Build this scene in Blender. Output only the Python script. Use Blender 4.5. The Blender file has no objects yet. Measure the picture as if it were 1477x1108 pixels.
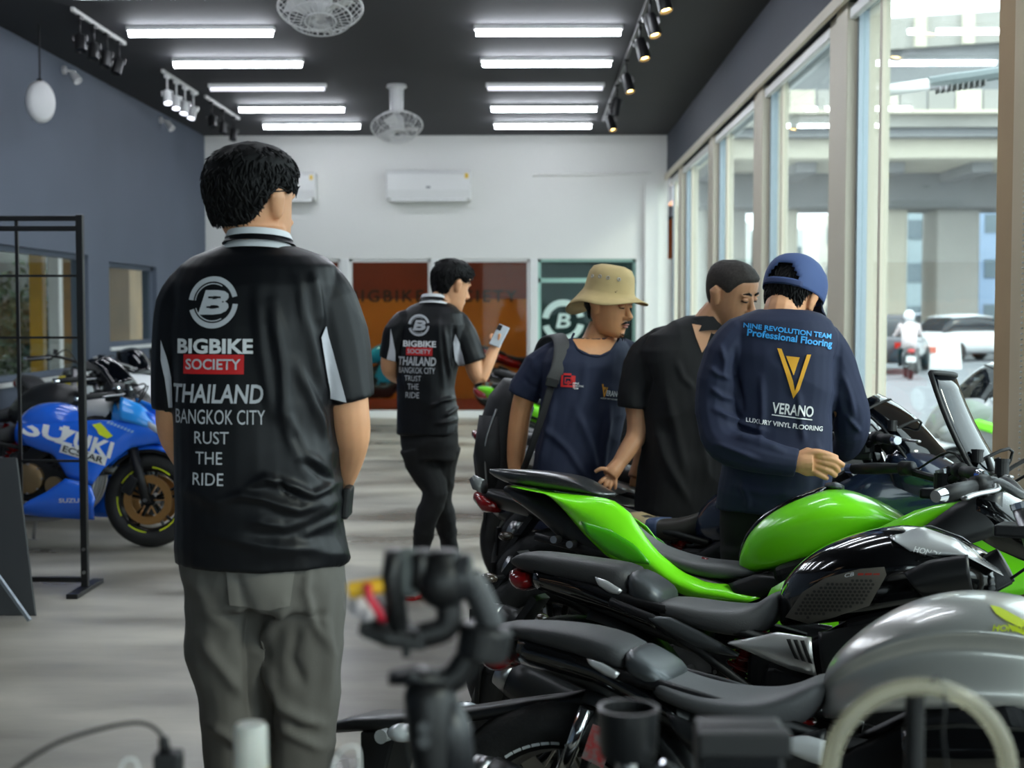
import bpy, bmesh, math, random
from mathutils import Vector, Matrix, noise
from mathutils.bvhtree import BVHTree

# ---------------------------------------------------------------- camera, world, exposure
random.seed(7)
SC = bpy.context.scene
COL = SC.collection
F, IW, IH = 2050.0, 1477.0, 1108.0
CAM = Vector((0.0, 0.0, 1.45))
YAW = math.atan(29.5 / F)
PITCH = math.atan(104.0 / F)
cam_data = bpy.data.cameras.new('camera')
cam = bpy.data.objects.new('camera', cam_data)
COL.objects.link(cam)
cam.location = CAM
cam.rotation_euler = (math.pi / 2 - PITCH, 0, YAW)
cam_data.sensor_fit = 'HORIZONTAL'
cam_data.sensor_width = 36.0
cam_data.lens = F / IW * 36.0
cam_data.clip_start = 0.05
cam_data.clip_end = 400
cam_data.dof.use_dof = True
cam_data.dof.focus_distance = 4.0
cam_data.dof.aperture_fstop = 4.2
SC.camera = cam
RC = (Matrix.Rotation(YAW, 3, 'Z') @ Matrix.Rotation(math.pi / 2 - PITCH, 3, 'X'))

world = bpy.data.worlds.new('overcast_sky')
SC.world = world
world.use_nodes = True
wn = world.node_tree.nodes
wn['Background'].inputs[0].default_value = (0.86, 0.93, 1.0, 1)
wn['Background'].inputs[1].default_value = 3.2
SUN = bpy.data.lights.new('sun', 'SUN')
SUN.energy = 1.1
SUN.angle = math.radians(12)
SUN.color = (1.0, 0.93, 0.80)
sun_ob = bpy.data.objects.new('sun', SUN)
COL.objects.link(sun_ob)
sun_ob.rotation_euler = Vector((-0.80, 0.50, -0.62)).to_track_quat('-Z', 'Y').to_euler()
SC.view_settings.view_transform = 'Standard'
SC.view_settings.look = 'None'
SC.view_settings.gamma = 1.0
SC.view_settings.use_curve_mapping = False
SC.view_settings.exposure = 0.78
TUBE_E = 24.0
SC.cycles.use_denoising = True
SC.cycles.max_bounces = 10
SC.cycles.transparent_max_bounces = 16
SC.cycles.sample_clamp_indirect = 6.0
SC.cycles.caustics_reflective = False
SC.cycles.caustics_refractive = False

# ---------------------------------------------------------------- measuring helpers
def ray(px, py):
    return (RC @ Vector(((px - IW / 2) / F, -(py - IH / 2) / F, -1.0))).normalized()

def W(px, py, Y):
    """World point seen at a pixel of the photograph on the plane y = Y."""
    r = ray(px, py)
    return CAM + r * ((Y - CAM.y) / r.y)

def proj(p):
    """Photo pixel at which a world point appears."""
    q = RC.transposed() @ (Vector(p) - CAM)
    return (IW / 2 + F * q.x / -q.z, IH / 2 - F * q.y / -q.z)

def WX(px, py, X):
    r = ray(px, py)
    return CAM + r * ((X - CAM.x) / r.x)

def uv_of(Mi, px, py, yo=0.0):
    """Side-view coordinates (u forward, v up) on a vehicle's plane local y = yo."""
    o = Mi @ CAM
    d = Mi.to_3x3() @ ray(px, py)
    t = (yo - o.y) / d.y
    p = o + d * t
    return (p.x, p.z)

# ---------------------------------------------------------------- materials
def lin(c):
    return tuple(((v / 255) / 12.92 if v / 255 <= 0.04045 else ((v / 255 + 0.055) / 1.055) ** 2.4) for v in c) + (1.0,)

MATS = {}
def mat(name, rgb, rough=0.5, metal=0.0, var=0.0, vscale=6.0, bump=0.0, bscale=60.0, coat=0.0, emit=0.0,
        stretch=(1, 1, 1), rvar=0.0, sss=0.0, spec=0.5, trans=0.0, alpha=1.0, ior=1.45, rgb2=None, sheen=0.0):
    if name in MATS:
        return MATS[name]
    m = bpy.data.materials.new(name)
    m.use_nodes = True
    nt = m.node_tree
    b = nt.nodes['Principled BSDF']
    c = lin(rgb)
    b.inputs['Base Color'].default_value = c
    b.inputs['Roughness'].default_value = rough
    b.inputs['Metallic'].default_value = metal
    b.inputs['Coat Weight'].default_value = coat
    b.inputs['Coat Roughness'].default_value = 0.06
    b.inputs['IOR'].default_value = ior
    b.inputs['Specular IOR Level'].default_value = spec
    b.inputs['Transmission Weight'].default_value = trans
    b.inputs['Alpha'].default_value = alpha
    b.inputs['Sheen Weight'].default_value = sheen
    if sss:
        b.inputs['Subsurface Weight'].default_value = sss
        b.inputs['Subsurface Radius'].default_value = (0.012, 0.005, 0.003)
        b.inputs['Subsurface Scale'].default_value = 1.0
    if emit:
        b.inputs['Emission Color'].default_value = c
        b.inputs['Emission Strength'].default_value = emit
    if var or bump or rvar or rgb2:
        tc = nt.nodes.new('ShaderNodeTexCoord')
        mp = nt.nodes.new('ShaderNodeMapping')
        mp.inputs['Scale'].default_value = stretch
        nt.links.new(tc.outputs['Object'], mp.inputs['Vector'])
        if var or rvar or rgb2:
            n = nt.nodes.new('ShaderNodeTexNoise')
            n.inputs['Scale'].default_value = vscale
            n.inputs['Detail'].default_value = 6
            nt.links.new(mp.outputs[0], n.inputs['Vector'])
            if var or rgb2:
                r = nt.nodes.new('ShaderNodeValToRGB')
                r.color_ramp.elements[0].position = 0.32
                r.color_ramp.elements[1].position = 0.68
                c2 = lin(rgb2) if rgb2 else c
                r.color_ramp.elements[0].color = tuple(max(0, x * (1 - var)) for x in c[:3]) + (1,)
                r.color_ramp.elements[1].color = tuple(min(1, x * (1 + var)) for x in c2[:3]) + (1,)
                nt.links.new(n.outputs['Fac'], r.inputs[0])
                nt.links.new(r.outputs[0], b.inputs['Base Color'])
            if rvar:
                mr = nt.nodes.new('ShaderNodeMapRange')
                mr.inputs['From Min'].default_value = 0.3
                mr.inputs['From Max'].default_value = 0.7
                mr.inputs['To Min'].default_value = max(0.02, rough - rvar)
                mr.inputs['To Max'].default_value = min(1, rough + rvar)
                nt.links.new(n.outputs['Fac'], mr.inputs['Value'])
                nt.links.new(mr.outputs[0], b.inputs['Roughness'])
        if bump:
            n2 = nt.nodes.new('ShaderNodeTexNoise')
            n2.inputs['Scale'].default_value = bscale
            n2.inputs['Detail'].default_value = 4
            nt.links.new(mp.outputs[0], n2.inputs['Vector'])
            bp = nt.nodes.new('ShaderNodeBump')
            bp.inputs['Strength'].default_value = bump
            bp.inputs['Distance'].default_value = 0.01
            nt.links.new(n2.outputs['Fac'], bp.inputs['Height'])
            nt.links.new(bp.outputs[0], b.inputs['Normal'])
    MATS[name] = m
    return m

def glass_mat(name, tint=(235, 242, 240), refl=1.0, haze=0.0, hz=(235, 240, 240)):
    """Thin pane: see-through with Fresnel reflection, optionally a dusty film."""
    if name in MATS:
        return MATS[name]
    m = bpy.data.materials.new(name)
    m.use_nodes = True
    nt = m.node_tree
    nt.nodes.clear()
    out = nt.nodes.new('ShaderNodeOutputMaterial')
    tr = nt.nodes.new('ShaderNodeBsdfTransparent')
    tr.inputs[0].default_value = lin(tint)
    gl = nt.nodes.new('ShaderNodeBsdfGlossy')
    gl.inputs['Roughness'].default_value = 0.02
    fr = nt.nodes.new('ShaderNodeFresnel')
    geo = nt.nodes.new('ShaderNodeNewGeometry')      # same reflection on both faces of the sheet
    mr = nt.nodes.new('ShaderNodeMapRange')
    mr.inputs['To Min'].default_value = 1.45
    mr.inputs['To Max'].default_value = 1 / 1.45
    nt.links.new(geo.outputs['Backfacing'], mr.inputs['Value'])
    nt.links.new(mr.outputs[0], fr.inputs['IOR'])
    mul = nt.nodes.new('ShaderNodeMath')
    mul.operation = 'MULTIPLY'
    mul.inputs[1].default_value = refl
    nt.links.new(fr.outputs[0], mul.inputs[0])
    mx = nt.nodes.new('ShaderNodeMixShader')
    nt.links.new(mul.outputs[0], mx.inputs[0])
    base = tr
    if haze:
        df = nt.nodes.new('ShaderNodeBsdfTranslucent')
        df.inputs[0].default_value = lin(hz)
        d2 = nt.nodes.new('ShaderNodeBsdfDiffuse')
        d2.inputs[0].default_value = lin(hz)
        mm = nt.nodes.new('ShaderNodeMixShader')
        mm.inputs[0].default_value = 0.5
        nt.links.new(df.outputs[0], mm.inputs[1])
        nt.links.new(d2.outputs[0], mm.inputs[2])
        hx = nt.nodes.new('ShaderNodeMixShader')
        hx.inputs[0].default_value = haze
        nt.links.new(tr.outputs[0], hx.inputs[1])
        nt.links.new(mm.outputs[0], hx.inputs[2])
        base = hx
    nt.links.new(base.outputs[0], mx.inputs[1])
    nt.links.new(gl.outputs[0], mx.inputs[2])
    nt.links.new(mx.outputs[0], out.inputs[0])
    MATS[name] = m
    return m

# ---------------------------------------------------------------- geometry helpers: each returns (verts, faces)
def frame_of(d, side=None):
    d = d.normalized()
    if side is None:
        side = Vector((0, 0, 1)) if abs(d.z) < 0.9 else Vector((1, 0, 0))
    s = side - d * side.dot(d)
    if s.length < 1e-5:
        s = d.orthogonal()
    s.normalize()
    return s, d.cross(s)

def box(c, s, rot=None):
    c = Vector(c)
    vs = []
    for k in range(8):
        v = Vector(((-.5, .5)[k & 1] * s[0], (-.5, .5)[(k >> 1) & 1] * s[1], (-.5, .5)[(k >> 2) & 1] * s[2]))
        if rot is not None:
            v = rot @ v
        vs.append(c + v)
    return vs, [(0, 2, 3, 1), (4, 5, 7, 6), (0, 1, 5, 4), (2, 6, 7, 3), (0, 4, 6, 2), (1, 3, 7, 5)]

def bx(x0, x1, y0, y1, z0, z1):
    return box(((x0 + x1) / 2, (y0 + y1) / 2, (z0 + z1) / 2), (abs(x1 - x0), abs(y1 - y0), abs(z1 - z0)))

def beam(p0, p1, w, h, side=None):
    p0, p1 = Vector(p0), Vector(p1)
    s, t = frame_of(p1 - p0, Vector(side) if side else None)
    vs = []
    for p in (p0, p1):
        for a, b in ((-1, -1), (1, -1), (1, 1), (-1, 1)):
            vs.append(p + s * a * w / 2 + t * b * h / 2)
    return vs, [(3, 2, 1, 0), (4, 5, 6, 7), (0, 1, 5, 4), (1, 2, 6, 5), (2, 3, 7, 6), (3, 0, 4, 7)]

def ringset(rings, closed_caps=True):
    n = len(rings[0])
    vs = [v for r in rings for v in r]
    fs = []
    for i in range(len(rings) - 1):
        for j in range(n):
            k = (j + 1) % n
            fs.append((i * n + j, i * n + k, (i + 1) * n + k, (i + 1) * n + j))
    if closed_caps:
        fs.append(tuple(reversed(range(n))))
        fs.append(tuple(range((len(rings) - 1) * n, len(rings) * n)))
    return vs, fs

def tube(path, radii, n=12, side=None, e=1.0):
    """Swept ellipse; radii are r or (along side, across)."""
    path = [Vector(p) for p in path]
    if not isinstance(radii, (list, tuple)):
        radii = [radii] * len(path)
    side = Vector(side) if side is not None else None
    rings = []
    prev = None
    for i, p in enumerate(path):
        d = (path[min(i + 1, len(path) - 1)] - path[max(i - 1, 0)])
        s, t = frame_of(d, side if side is not None else prev)
        prev = s
        r = radii[i]
        a, b = r if isinstance(r, (list, tuple)) else (r, r)
        ring = []
        for k in range(n):
            th = 2 * math.pi * k / n
            cx, sx = math.cos(th), math.sin(th)
            if e != 1.0:
                cx = math.copysign(abs(cx) ** e, cx)
                sx = math.copysign(abs(sx) ** e, sx)
            ring.append(p + s * a * cx + t * b * sx)
        rings.append(ring)
    return ringset(rings)

def smooth_path(pts, n=6):
    pts = [Vector(p) for p in pts]
    out = []
    for i in range(len(pts) - 1):
        p0, p1, p2, p3 = pts[max(i - 1, 0)], pts[i], pts[i + 1], pts[min(i + 2, len(pts) - 1)]
        for k in range(n):
            t = k / n
            out.append(0.5 * ((2 * p1) + (p2 - p0) * t + (2 * p0 - 5 * p1 + 4 * p2 - p3) * t * t + (3 * p1 - p0 - 3 * p2 + p3) * t ** 3))
    out.append(pts[-1])
    return out

def cyl(p0, p1, r0, r1=None, n=16):
    return tube([p0, p1], [r0, r0 if r1 is None else r1], n)

def ell(c, r, n=16, m=10, rot=None):
    c = Vector(c)
    if not isinstance(r, (list, tuple)):
        r = (r, r, r)
    rings = []
    for i in range(1, m):
        ph = math.pi * i / m
        ring = []
        for j in range(n):
            th = 2 * math.pi * j / n
            v = Vector((r[0] * math.sin(ph) * math.cos(th), r[1] * math.sin(ph) * math.sin(th), -r[2] * math.cos(ph)))
            ring.append(c + (rot @ v if rot is not None else v))
        rings.append(ring)
    return ringset(rings)

def lathe(prof, c, axis, n=32, closed=False, a0=0.0, a1=None):
    """prof: (along axis, radius)."""
    c = Vector(c)
    ax = Vector(axis).normalized()
    s, t = frame_of(ax)
    full = a1 is None
    cnt = n if full else n + 1
    rings = []
    for k in range(cnt):
        th = (2 * math.pi * k / n) if full else a0 + (a1 - a0) * k / n
        rr = s * math.cos(th) + t * math.sin(th)
        rings.append([c + ax * a + rr * r for a, r in prof])
    m = len(prof)
    vs = [v for r in rings for v in r]
    fs = []
    for i in range(cnt if full else cnt - 1):
        i2 = (i + 1) % cnt
        for j in range(m if closed else m - 1):
            k = (j + 1) % m
            fs.append((i * m + j, i * m + k, i2 * m + k, i2 * m + j))
    if not full and closed:
        fs.append(tuple(range(m)))
        fs.append(tuple(reversed(range((cnt - 1) * m, cnt * m))))
    return vs, fs

def torus(c, axis, R, r, n=32, m=10, a0=0.0, a1=None):
    rw, rh = r if isinstance(r, (list, tuple)) else (r, r)
    return lathe([(rw * math.sin(2 * math.pi * k / m), R + rh * math.cos(2 * math.pi * k / m)) for k in range(m)], c, axis, n, True, a0, a1)

def prism(poly, y0, y1, conv=None):
    """Side-view polygon (u, v) extruded across y."""
    n = len(poly)
    vs = [Vector((u, y0, v)) for u, v in poly] + [Vector((u, y1, v)) for u, v in poly]
    fs = [tuple(range(n)), tuple(reversed(range(n, 2 * n)))]
    for i in range(n):
        k = (i + 1) % n
        fs.append((i, i + n, k + n, k))
    return vs, fs

ROUND = [(0, 1), (.45, .93), (.78, .68), (.96, .28), (1, -.15), (.93, -.6), (.7, -.9), (.3, -1)]
FLATTOP = [(0, 1), (.6, .97), (.9, .8), (1, .4), (.97, -.3), (.85, -.8), (.5, -1), (.2, -1)]
WEDGE = [(0, 1), (.5, .95), (.85, .7), (1, .35), (.85, -.2), (.6, -.6), (.35, -.9), (.12, -1)]
def loft(st, prof=ROUND):
    """Stations (u, top, bottom, half width[, half width shift])."""
    rings = []
    for s in st:
        ut, ub, zt, zb, w = s
        mid, h = (zt + zb) / 2, (zt - zb) / 2
        ring = []
        half = [(w * a, mid + h * b, (ut * (1 + b) + ub * (1 - b)) / 2) for a, b in prof]
        for y, z, u in half:
            ring.append(Vector((u, -y, z)))
        for y, z, u in reversed(half):
            if abs(y) > 1e-6:
                ring.append(Vector((u, y, z)))
        rings.append(ring)
    return ringset(rings)

def lofts(rows, prof=ROUND):
    """rows in metres: (u, top, bottom, half width)."""
    return loft([(r[0], r[0], r[1], r[2], r[3]) for r in rows], prof)

def resample(pts, n):
    d = [0.0]
    for a, b in zip(pts, pts[1:]):
        d.append(d[-1] + math.dist(a, b))
    out = []
    for k in range(n):
        t = d[-1] * k / (n - 1)
        i = 0
        while i < len(pts) - 2 and d[i + 1] < t:
            i += 1
        f = 0 if d[i + 1] == d[i] else (t - d[i]) / (d[i + 1] - d[i])
        out.append(tuple(a + (b - a) * f for a, b in zip(pts[i], pts[i + 1])))
    return out

def skin(top, bot, yo=(0.12, 0.12), bulge=0.02, cols=18, rows=7, sgn=-1, ends=(0, 0), thick=0.012):
    """Curved body panel between two side-view outlines, with thickness."""
    T, B = resample(top, cols), resample(bot, cols)
    g, gi = [], []
    for i in range(cols):
        f = i / (cols - 1)
        taper = -(ends[0] * (1 - f) ** 2 + ends[1] * f ** 2)
        for j in range(rows):
            t = j / (rows - 1)
            u = T[i][0] * (1 - t) + B[i][0] * t
            v = T[i][1] * (1 - t) + B[i][1] * t
            y = yo[0] * (1 - t) + yo[1] * t + bulge * math.sin(math.pi * t) + taper
            g.append(Vector((u, sgn * y, v)))
            gi.append(Vector((u, sgn * (y - thick), v)))
    n = len(g)
    fs = []
    def q(a, b, c, d):
        fs.append((a, b, c, d) if sgn < 0 else (d, c, b, a))
    for i in range(cols - 1):
        for j in range(rows - 1):
            a, b, c, d = i * rows + j, i * rows + j + 1, (i + 1) * rows + j + 1, (i + 1) * rows + j
            q(a, b, c, d)
            q(d + n, c + n, b + n, a + n)
    edge = [i * rows for i in range(cols)] + [(cols - 1) * rows + j for j in range(1, rows)] + \
           [i * rows + rows - 1 for i in reversed(range(cols - 1))] + [j for j in reversed(range(1, rows - 1))]
    for k in range(len(edge)):
        a, b = edge[k], edge[(k + 1) % len(edge)]
        q(b, b + n, a + n, a) if False else q(a, a + n, b + n, b)
    return g + gi, fs

def mesh_of(name, geos):
    if isinstance(geos, tuple):
        geos = [geos]
    vs, fs = [], []
    for g in geos:
        o = len(vs)
        vs += [tuple(v) for v in g[0]]
        fs += [tuple(i + o for i in f) for f in g[1]]
    me = bpy.data.meshes.new(name)
    me.from_pydata(vs, [], fs)
    bm = bmesh.new()
    bm.from_mesh(me)
    bmesh.ops.recalc_face_normals(bm, faces=bm.faces)
    bm.to_mesh(me)
    bm.free()
    return me

def obj(name, geos, m, parent=None, smooth=False, bevel=0.0, sub=0, segs=2, auto=None):
    me = geos if isinstance(geos, bpy.types.Mesh) else mesh_of(name, geos)
    if m is not None:
        me.materials.append(MATS[m] if isinstance(m, str) else m)
    o = bpy.data.objects.new(name, me)
    COL.objects.link(o)
    if parent is not None:
        o.parent = parent
    if smooth or auto:
        me.polygons.foreach_set('use_smooth', [True] * len(me.polygons))
    if auto:
        bm = bmesh.new(); bm.from_mesh(me)
        for e in bm.edges:
            if len(e.link_faces) == 2 and e.calc_face_angle(0) > math.radians(auto):
                e.smooth = False
        bm.to_mesh(me); bm.free()
    if bevel:
        b = o.modifiers.new('bevel', 'BEVEL')
        b.width = bevel
        b.segments = segs
        b.limit_method = 'ANGLE'
        b.angle_limit = math.radians(35)
    if sub:
        s = o.modifiers.new('subdivision', 'SUBSURF')
        s.levels = sub
        s.render_levels = sub
    return o

def tag(o, label, cat, group=None):
    o['label'] = label
    o['category'] = cat
    if group:
        o['group'] = group
    return o

def thing(name, label, cat, loc=(0, 0, 0), rot=None, group=None):
    o = bpy.data.objects.new(name, None)
    o.empty_display_size = 0.05
    COL.objects.link(o)
    o.location = loc
    if rot is not None:
        o.rotation_euler = rot
    return tag(o, label, cat, group)

def struct(name, geos, m, parent=None, **k):
    o = obj(name, geos, m, parent, **k)
    if parent is None:
        o['kind'] = 'structure'
    return o

def copy_tree(o, parent=None):
    c = o.copy()
    COL.objects.link(c)
    c.parent = parent
    for ch in o.children:
        copy_tree(ch, c)
    return c

# ---------------------------------------------------------------- lettering laid on surfaces
def text_mesh(txt, bold=0.0, shear=0.0, spacing=1.0, width=None, height=1.0):
    """Flat lettering, left aligned at the origin, capital height = height; stretched to width."""
    cu = bpy.data.curves.new('lettering', 'FONT')
    cu.body = txt
    cu.offset = bold
    cu.shear = shear
    cu.space_character = spacing
    cu.resolution_u = 3
    o = bpy.data.objects.new('lettering', cu)
    me = bpy.data.meshes.new_from_object(o)
    bpy.data.objects.remove(o)
    bm = bmesh.new()
    bm.from_mesh(me)
    bpy.data.meshes.remove(me)
    xs = [v.co.x for v in bm.verts]
    ys = [v.co.y for v in bm.verts]
    x0, x1 = min(xs), max(xs)
    ymin, ymax = min(ys), max(ys)
    if txt.upper() == txt:
        y0, y1 = ymin, ymax
    else:
        y0, y1 = 0.0, 0.69
    sy = height / (y1 - y0)
    sx = (width / (x1 - x0)) if width else sy
    for v in bm.verts:
        v.co = Vector(((v.co.x - x0) * sx, (v.co.y - y0) * sy, 0))
    return bm

def poly_bm(polys):
    bm = bmesh.new()
    for p in polys:
        bm.faces.new([bm.verts.new((x, y, 0)) for x, y in p])
    return bm

def arc_poly(cx, cy, r0, r1, a0, a1, n=24):
    a = [math.radians(a0 + (a1 - a0) * k / n) for k in range(n + 1)]
    return [[(cx + r1 * math.cos(a[k]), cy + r1 * math.sin(a[k])), (cx + r1 * math.cos(a[k + 1]), cy + r1 * math.sin(a[k + 1])),
             (cx + r0 * math.cos(a[k + 1]), cy + r0 * math.sin(a[k + 1])), (cx + r0 * math.cos(a[k]), cy + r0 * math.sin(a[k]))] for k in range(n)]

BVH = {}
def bvh_world(o):
    if o.name not in BVH:
        bpy.context.view_layer.update()
        dg = bpy.context.evaluated_depsgraph_get()
        ev = o.evaluated_get(dg)
        me = ev.to_mesh()
        mw = o.matrix_world
        BVH[o.name] = BVHTree.FromPolygons([mw @ v.co for v in me.vertices], [tuple(p.vertices) for p in me.polygons])
        ev.to_mesh_clear()
    return BVH[o.name]

def decal(name, bm, place, target, m, parent, direction, off=0.0012, fine=0.014, cut=0.25):
    """Lay flat artwork on a surface: place(x, y) -> world point, pushed along direction until it meets the target."""
    tree = bvh_world(target)
    bmesh.ops.triangulate(bm, faces=bm.faces)
    for v in bm.verts:
        v.co = place(v.co.x, v.co.y)
    for _ in range(5):
        ed = [e for e in bm.edges if e.calc_length() > fine]
        if not ed:
            break
        bmesh.ops.subdivide_edges(bm, edges=ed, cuts=1)
        bmesh.ops.triangulate(bm, faces=bm.faces)
    bpy.context.view_layer.update()
    inv = parent.matrix_world.inverted()
    dead = []
    for v in bm.verts:
        dv = direction(v.co) if callable(direction) else direction
        hit = tree.ray_cast(v.co - dv * cut, dv)
        if hit[0] is None or hit[3] > cut * 2.2:
            dead.append(v)
            continue
        n = hit[1] if hit[1].dot(dv) < 0 else -hit[1]
        v.co = inv @ (hit[0] - dv * off * 0.6 + n * off)
    if dead:
        bmesh.ops.delete(bm, geom=dead, context='VERTS')
    me = bpy.data.meshes.new(name)
    bm.to_mesh(me)
    bm.free()
    me.polygons.foreach_set('use_smooth', [True] * len(me.polygons))
    return obj(name, me, m, parent)

def px_place(p0, p1, Y, height_px=None):
    """Artwork frame from a baseline drawn between two photo pixels on the plane y = Y; units are photo pixels."""
    def f(x, y):
        L = math.dist(p0, p1)
        ux, uy = (p1[0] - p0[0]) / L, (p1[1] - p0[1]) / L
        return W(p0[0] + ux * x + uy * y, p0[1] + uy * x - ux * y, Y)
    return f
# ---------------------------------------------------------------- the room
XL, XR, YB, YF, HC = -4.46, 1.84, 19.4, -5.5, 3.84
XG = 1.93      # glass plane of the window side
M_floor = mat('polished concrete', (130, 124, 113), 0.36, var=0.36, vscale=1.3, bump=0.03, bscale=14, stretch=(0.55, 1.5, 1), rvar=0.12, rgb2=(158, 153, 143), spec=0.45)
M_ceil = mat('charcoal ceiling paint', (42, 42, 47), 0.75, var=0.08, vscale=0.8)
M_blue = mat('slate blue wall paint', (93, 101, 115), 0.75, var=0.05, vscale=0.9)
M_white = mat('white wall paint', (226, 226, 222), 0.7, var=0.02, vscale=0.6)
M_fascia = mat('dark slate fascia paint', (58, 63, 74), 0.7, var=0.05, vscale=0.8)
M_cream = mat('cream pilaster paint', (214, 206, 188), 0.6, var=0.03, vscale=1.0)
M_pilaster_shade = mat('shaded pilaster tan', (186, 158, 120), 0.8, var=0.05, vscale=3.0)  # shade on the near pilaster, put into a tan colour
M_alu = mat('grey aluminium', (150, 160, 168), 0.35, metal=0.7)
M_whitem = mat('white painted metal', (225, 226, 224), 0.4)
M_blackm = mat('black painted metal', (22, 22, 24), 0.4)
M_black = mat('matte black plastic', (20, 20, 22), 0.55)
M_glass = glass_mat('window glass', refl=0.55)
M_glass2 = glass_mat('partition glass', tint=(225, 235, 232), refl=0.22)

struct('floor', bx(XL - .2, XG + .1, YF, YB + .1, -.2, 0), M_floor)
struct('ceiling', bx(XL - .2, XG + .2, YF, YB + .1, HC, HC + .2), M_ceil)
# left wall with two window openings
WL = [(8.2, 14.25, .85, 2.02), (14.95, 16.85, 1.08, 1.98)]
g = [bx(XL - .18, XL, YF, WL[0][0], 0, HC), bx(XL - .18, XL, WL[0][1], WL[1][0], 0, HC), bx(XL - .18, XL, WL[1][1], YB, 0, HC)]
for y0, y1, z0, z1 in WL:
    g += [bx(XL - .18, XL, y0, y1, 0, z0), bx(XL - .18, XL, y0, y1, z1, HC)]
struct('wall_left', g, M_blue)
nwin = 0
for y0, y1, z0, z1 in WL:
    nwin += 1
    w = bpy.data.objects.new('window_%d' % nwin, None); COL.objects.link(w); w.location = (XL - .09, (y0 + y1) / 2, z0); w['kind'] = 'structure'
    hy, hz = (y1 - y0) / 2, z1 - z0
    obj('window_frame', [bx(-.03, .03, -hy, hy, 0, .05), bx(-.03, .03, -hy, hy, hz - .05, hz), bx(-.03, .03, -hy, -hy + .05, 0, hz), bx(-.03, .03, hy - .05, hy, 0, hz)], M_blue, w)
    obj('window_sill', bx(.05, .11, -hy, hy, -.04, .0), M_whitem, w)
    obj('pane', bx(-.004, .004, -hy + .05, hy - .05, .05, hz - .05), M_glass, w)
    if hy > 2:
        obj('mullion', bx(-.03, .03, -.7, -.64, .05, hz - .05), M_whitem, w)

# back wall: white, with a run of glass partitions below
HG = 2.17
posts = [-3.2, -2.56, -1.33, .02, 1.46]
struct('wall_back', [bx(XL, XR, YB, YB + .14, HG, HC), bx(XL, posts[0] - .055, YB, YB + .14, 0, HG), bx(posts[-1] + .055, XR + .1, YB, YB + .14, 0, HG),
                     bx(posts[0], posts[-1], YB, YB + .14, 0, .05)], M_white)
struct('trim_1', bx(1.52, 1.70, YB - .07, YB, 0, 3.2), M_white)
struct('trim_2', tube([(.0, YB - .02, 3.30), (1.50, YB - .02, 3.32), (1.60, YB - .02, 3.34)], .018, 8), M_white)
for i in range(4):
    nwin += 1
    x0, x1 = posts[i] + .055, posts[i + 1] - .055
    w = bpy.data.objects.new('window_%d' % nwin, None); COL.objects.link(w); w.location = ((x0 + x1) / 2, YB + .06, .05); w['kind'] = 'structure'
    h = (x1 - x0) / 2
    zz = HG - .05
    teal = mat('pale teal window frame', (150, 190, 178), 0.4) if i == 3 else M_whitem
    obj('window_frame', [bx(-h, h, -.03, .03, 0, .05), bx(-h, h, -.03, .03, zz - .04, zz), bx(-h, -h + .04, -.03, .03, 0, zz), bx(h - .04, h, -.03, .03, 0, zz)], teal, w)
    obj('pane', bx(-h + .04, h - .04, -.004, .004, .05, zz - .04), M_glass2, w)
    if i == 3:
        film = obj('window_film', bx(-h + .04, h - .04, .012, .018, .05, zz - .04), mat('dark teal window film', (34, 50, 54), 0.35), w)
        obj('transom', bx(-h, h, -.03, .03, 1.80, 1.86), teal, w)
        lw = mat('frosted white lettering', (190, 212, 206), 0.5)
        bm = poly_bm(arc_poly(0, 0, .20, .29, 12, 172) + arc_poly(0, 0, .20, .29, 196, 348))
        me = bpy.data.meshes.new('logo_ring')
        bmesh.ops.transform(bm, matrix=Matrix.Translation((-.32, -.008, 1.28)) @ Matrix.Rotation(math.pi / 2, 4, 'X'), verts=bm.verts)
        bm.to_mesh(me); bm.free()
        obj('logo_ring', me, lw, w)
        bm = text_mesh('B', bold=.02, shear=.15, width=.20, height=.20)
        me = bpy.data.meshes.new('logo_letter')
        bmesh.ops.transform(bm, matrix=Matrix.Translation((-.42, -.009, 1.18)) @ Matrix.Rotation(math.pi / 2, 4, 'X'), verts=bm.verts)
        bm.to_mesh(me); bm.free()
        obj('logo_letter', me, lw, w)
for i, x in enumerate(posts):
    struct('trim_%d' % (3 + i), bx(x - .055, x + .055, YB - .02, YB + .12, 0, HG), M_whitem, bevel=.006)

# display room behind the partitions
YD = 23.3
M_red = mat('dark red wall paint', (128, 44, 22), 0.6, var=0.12, vscale=1.5)
M_orange = mat('orange wall paint', (205, 120, 32), 0.6, var=0.15, vscale=1.2)
struct('wall_display_back', bx(XL, XR + .1, YD, YD + .1, 0, 1.66), M_orange)
struct('wall_display_upper', bx(XL, XR + .1, YD - .005, YD + .1, 1.66, 3.0), M_red)
struct('wall_display_side', [bx(XL - .1, XL, YB + .14, YD, 0, 3.0), bx(XR + .1, XR + .2, YB + .14, YD, 0, 3.0)], M_orange)
struct('ceiling_display', bx(XL - .1, XR + .2, YB + .14, YD + .1, 2.75, 2.9), M_ceil)
struct('floor_display', bx(XL - .1, XR + .2, YB + .1, YD, -.2, .02), mat('red showroom floor', (150, 52, 44), 0.5, var=.1))
bm = text_mesh('BIGBIKE SOCIETY', bold=.015, spacing=1.25, width=2.75, height=.2)
me = bpy.data.meshes.new('wall_lettering')
bmesh.ops.transform(bm, matrix=Matrix.Translation((-3.0, YD - .012, 1.61)) @ Matrix.Rotation(math.pi / 2, 4, 'X'), verts=bm.verts)
bm.to_mesh(me); bm.free()
lo = obj('trim_8', me, mat('black wall lettering', (34, 22, 18), 0.5)); lo['kind'] = 'structure'

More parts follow.
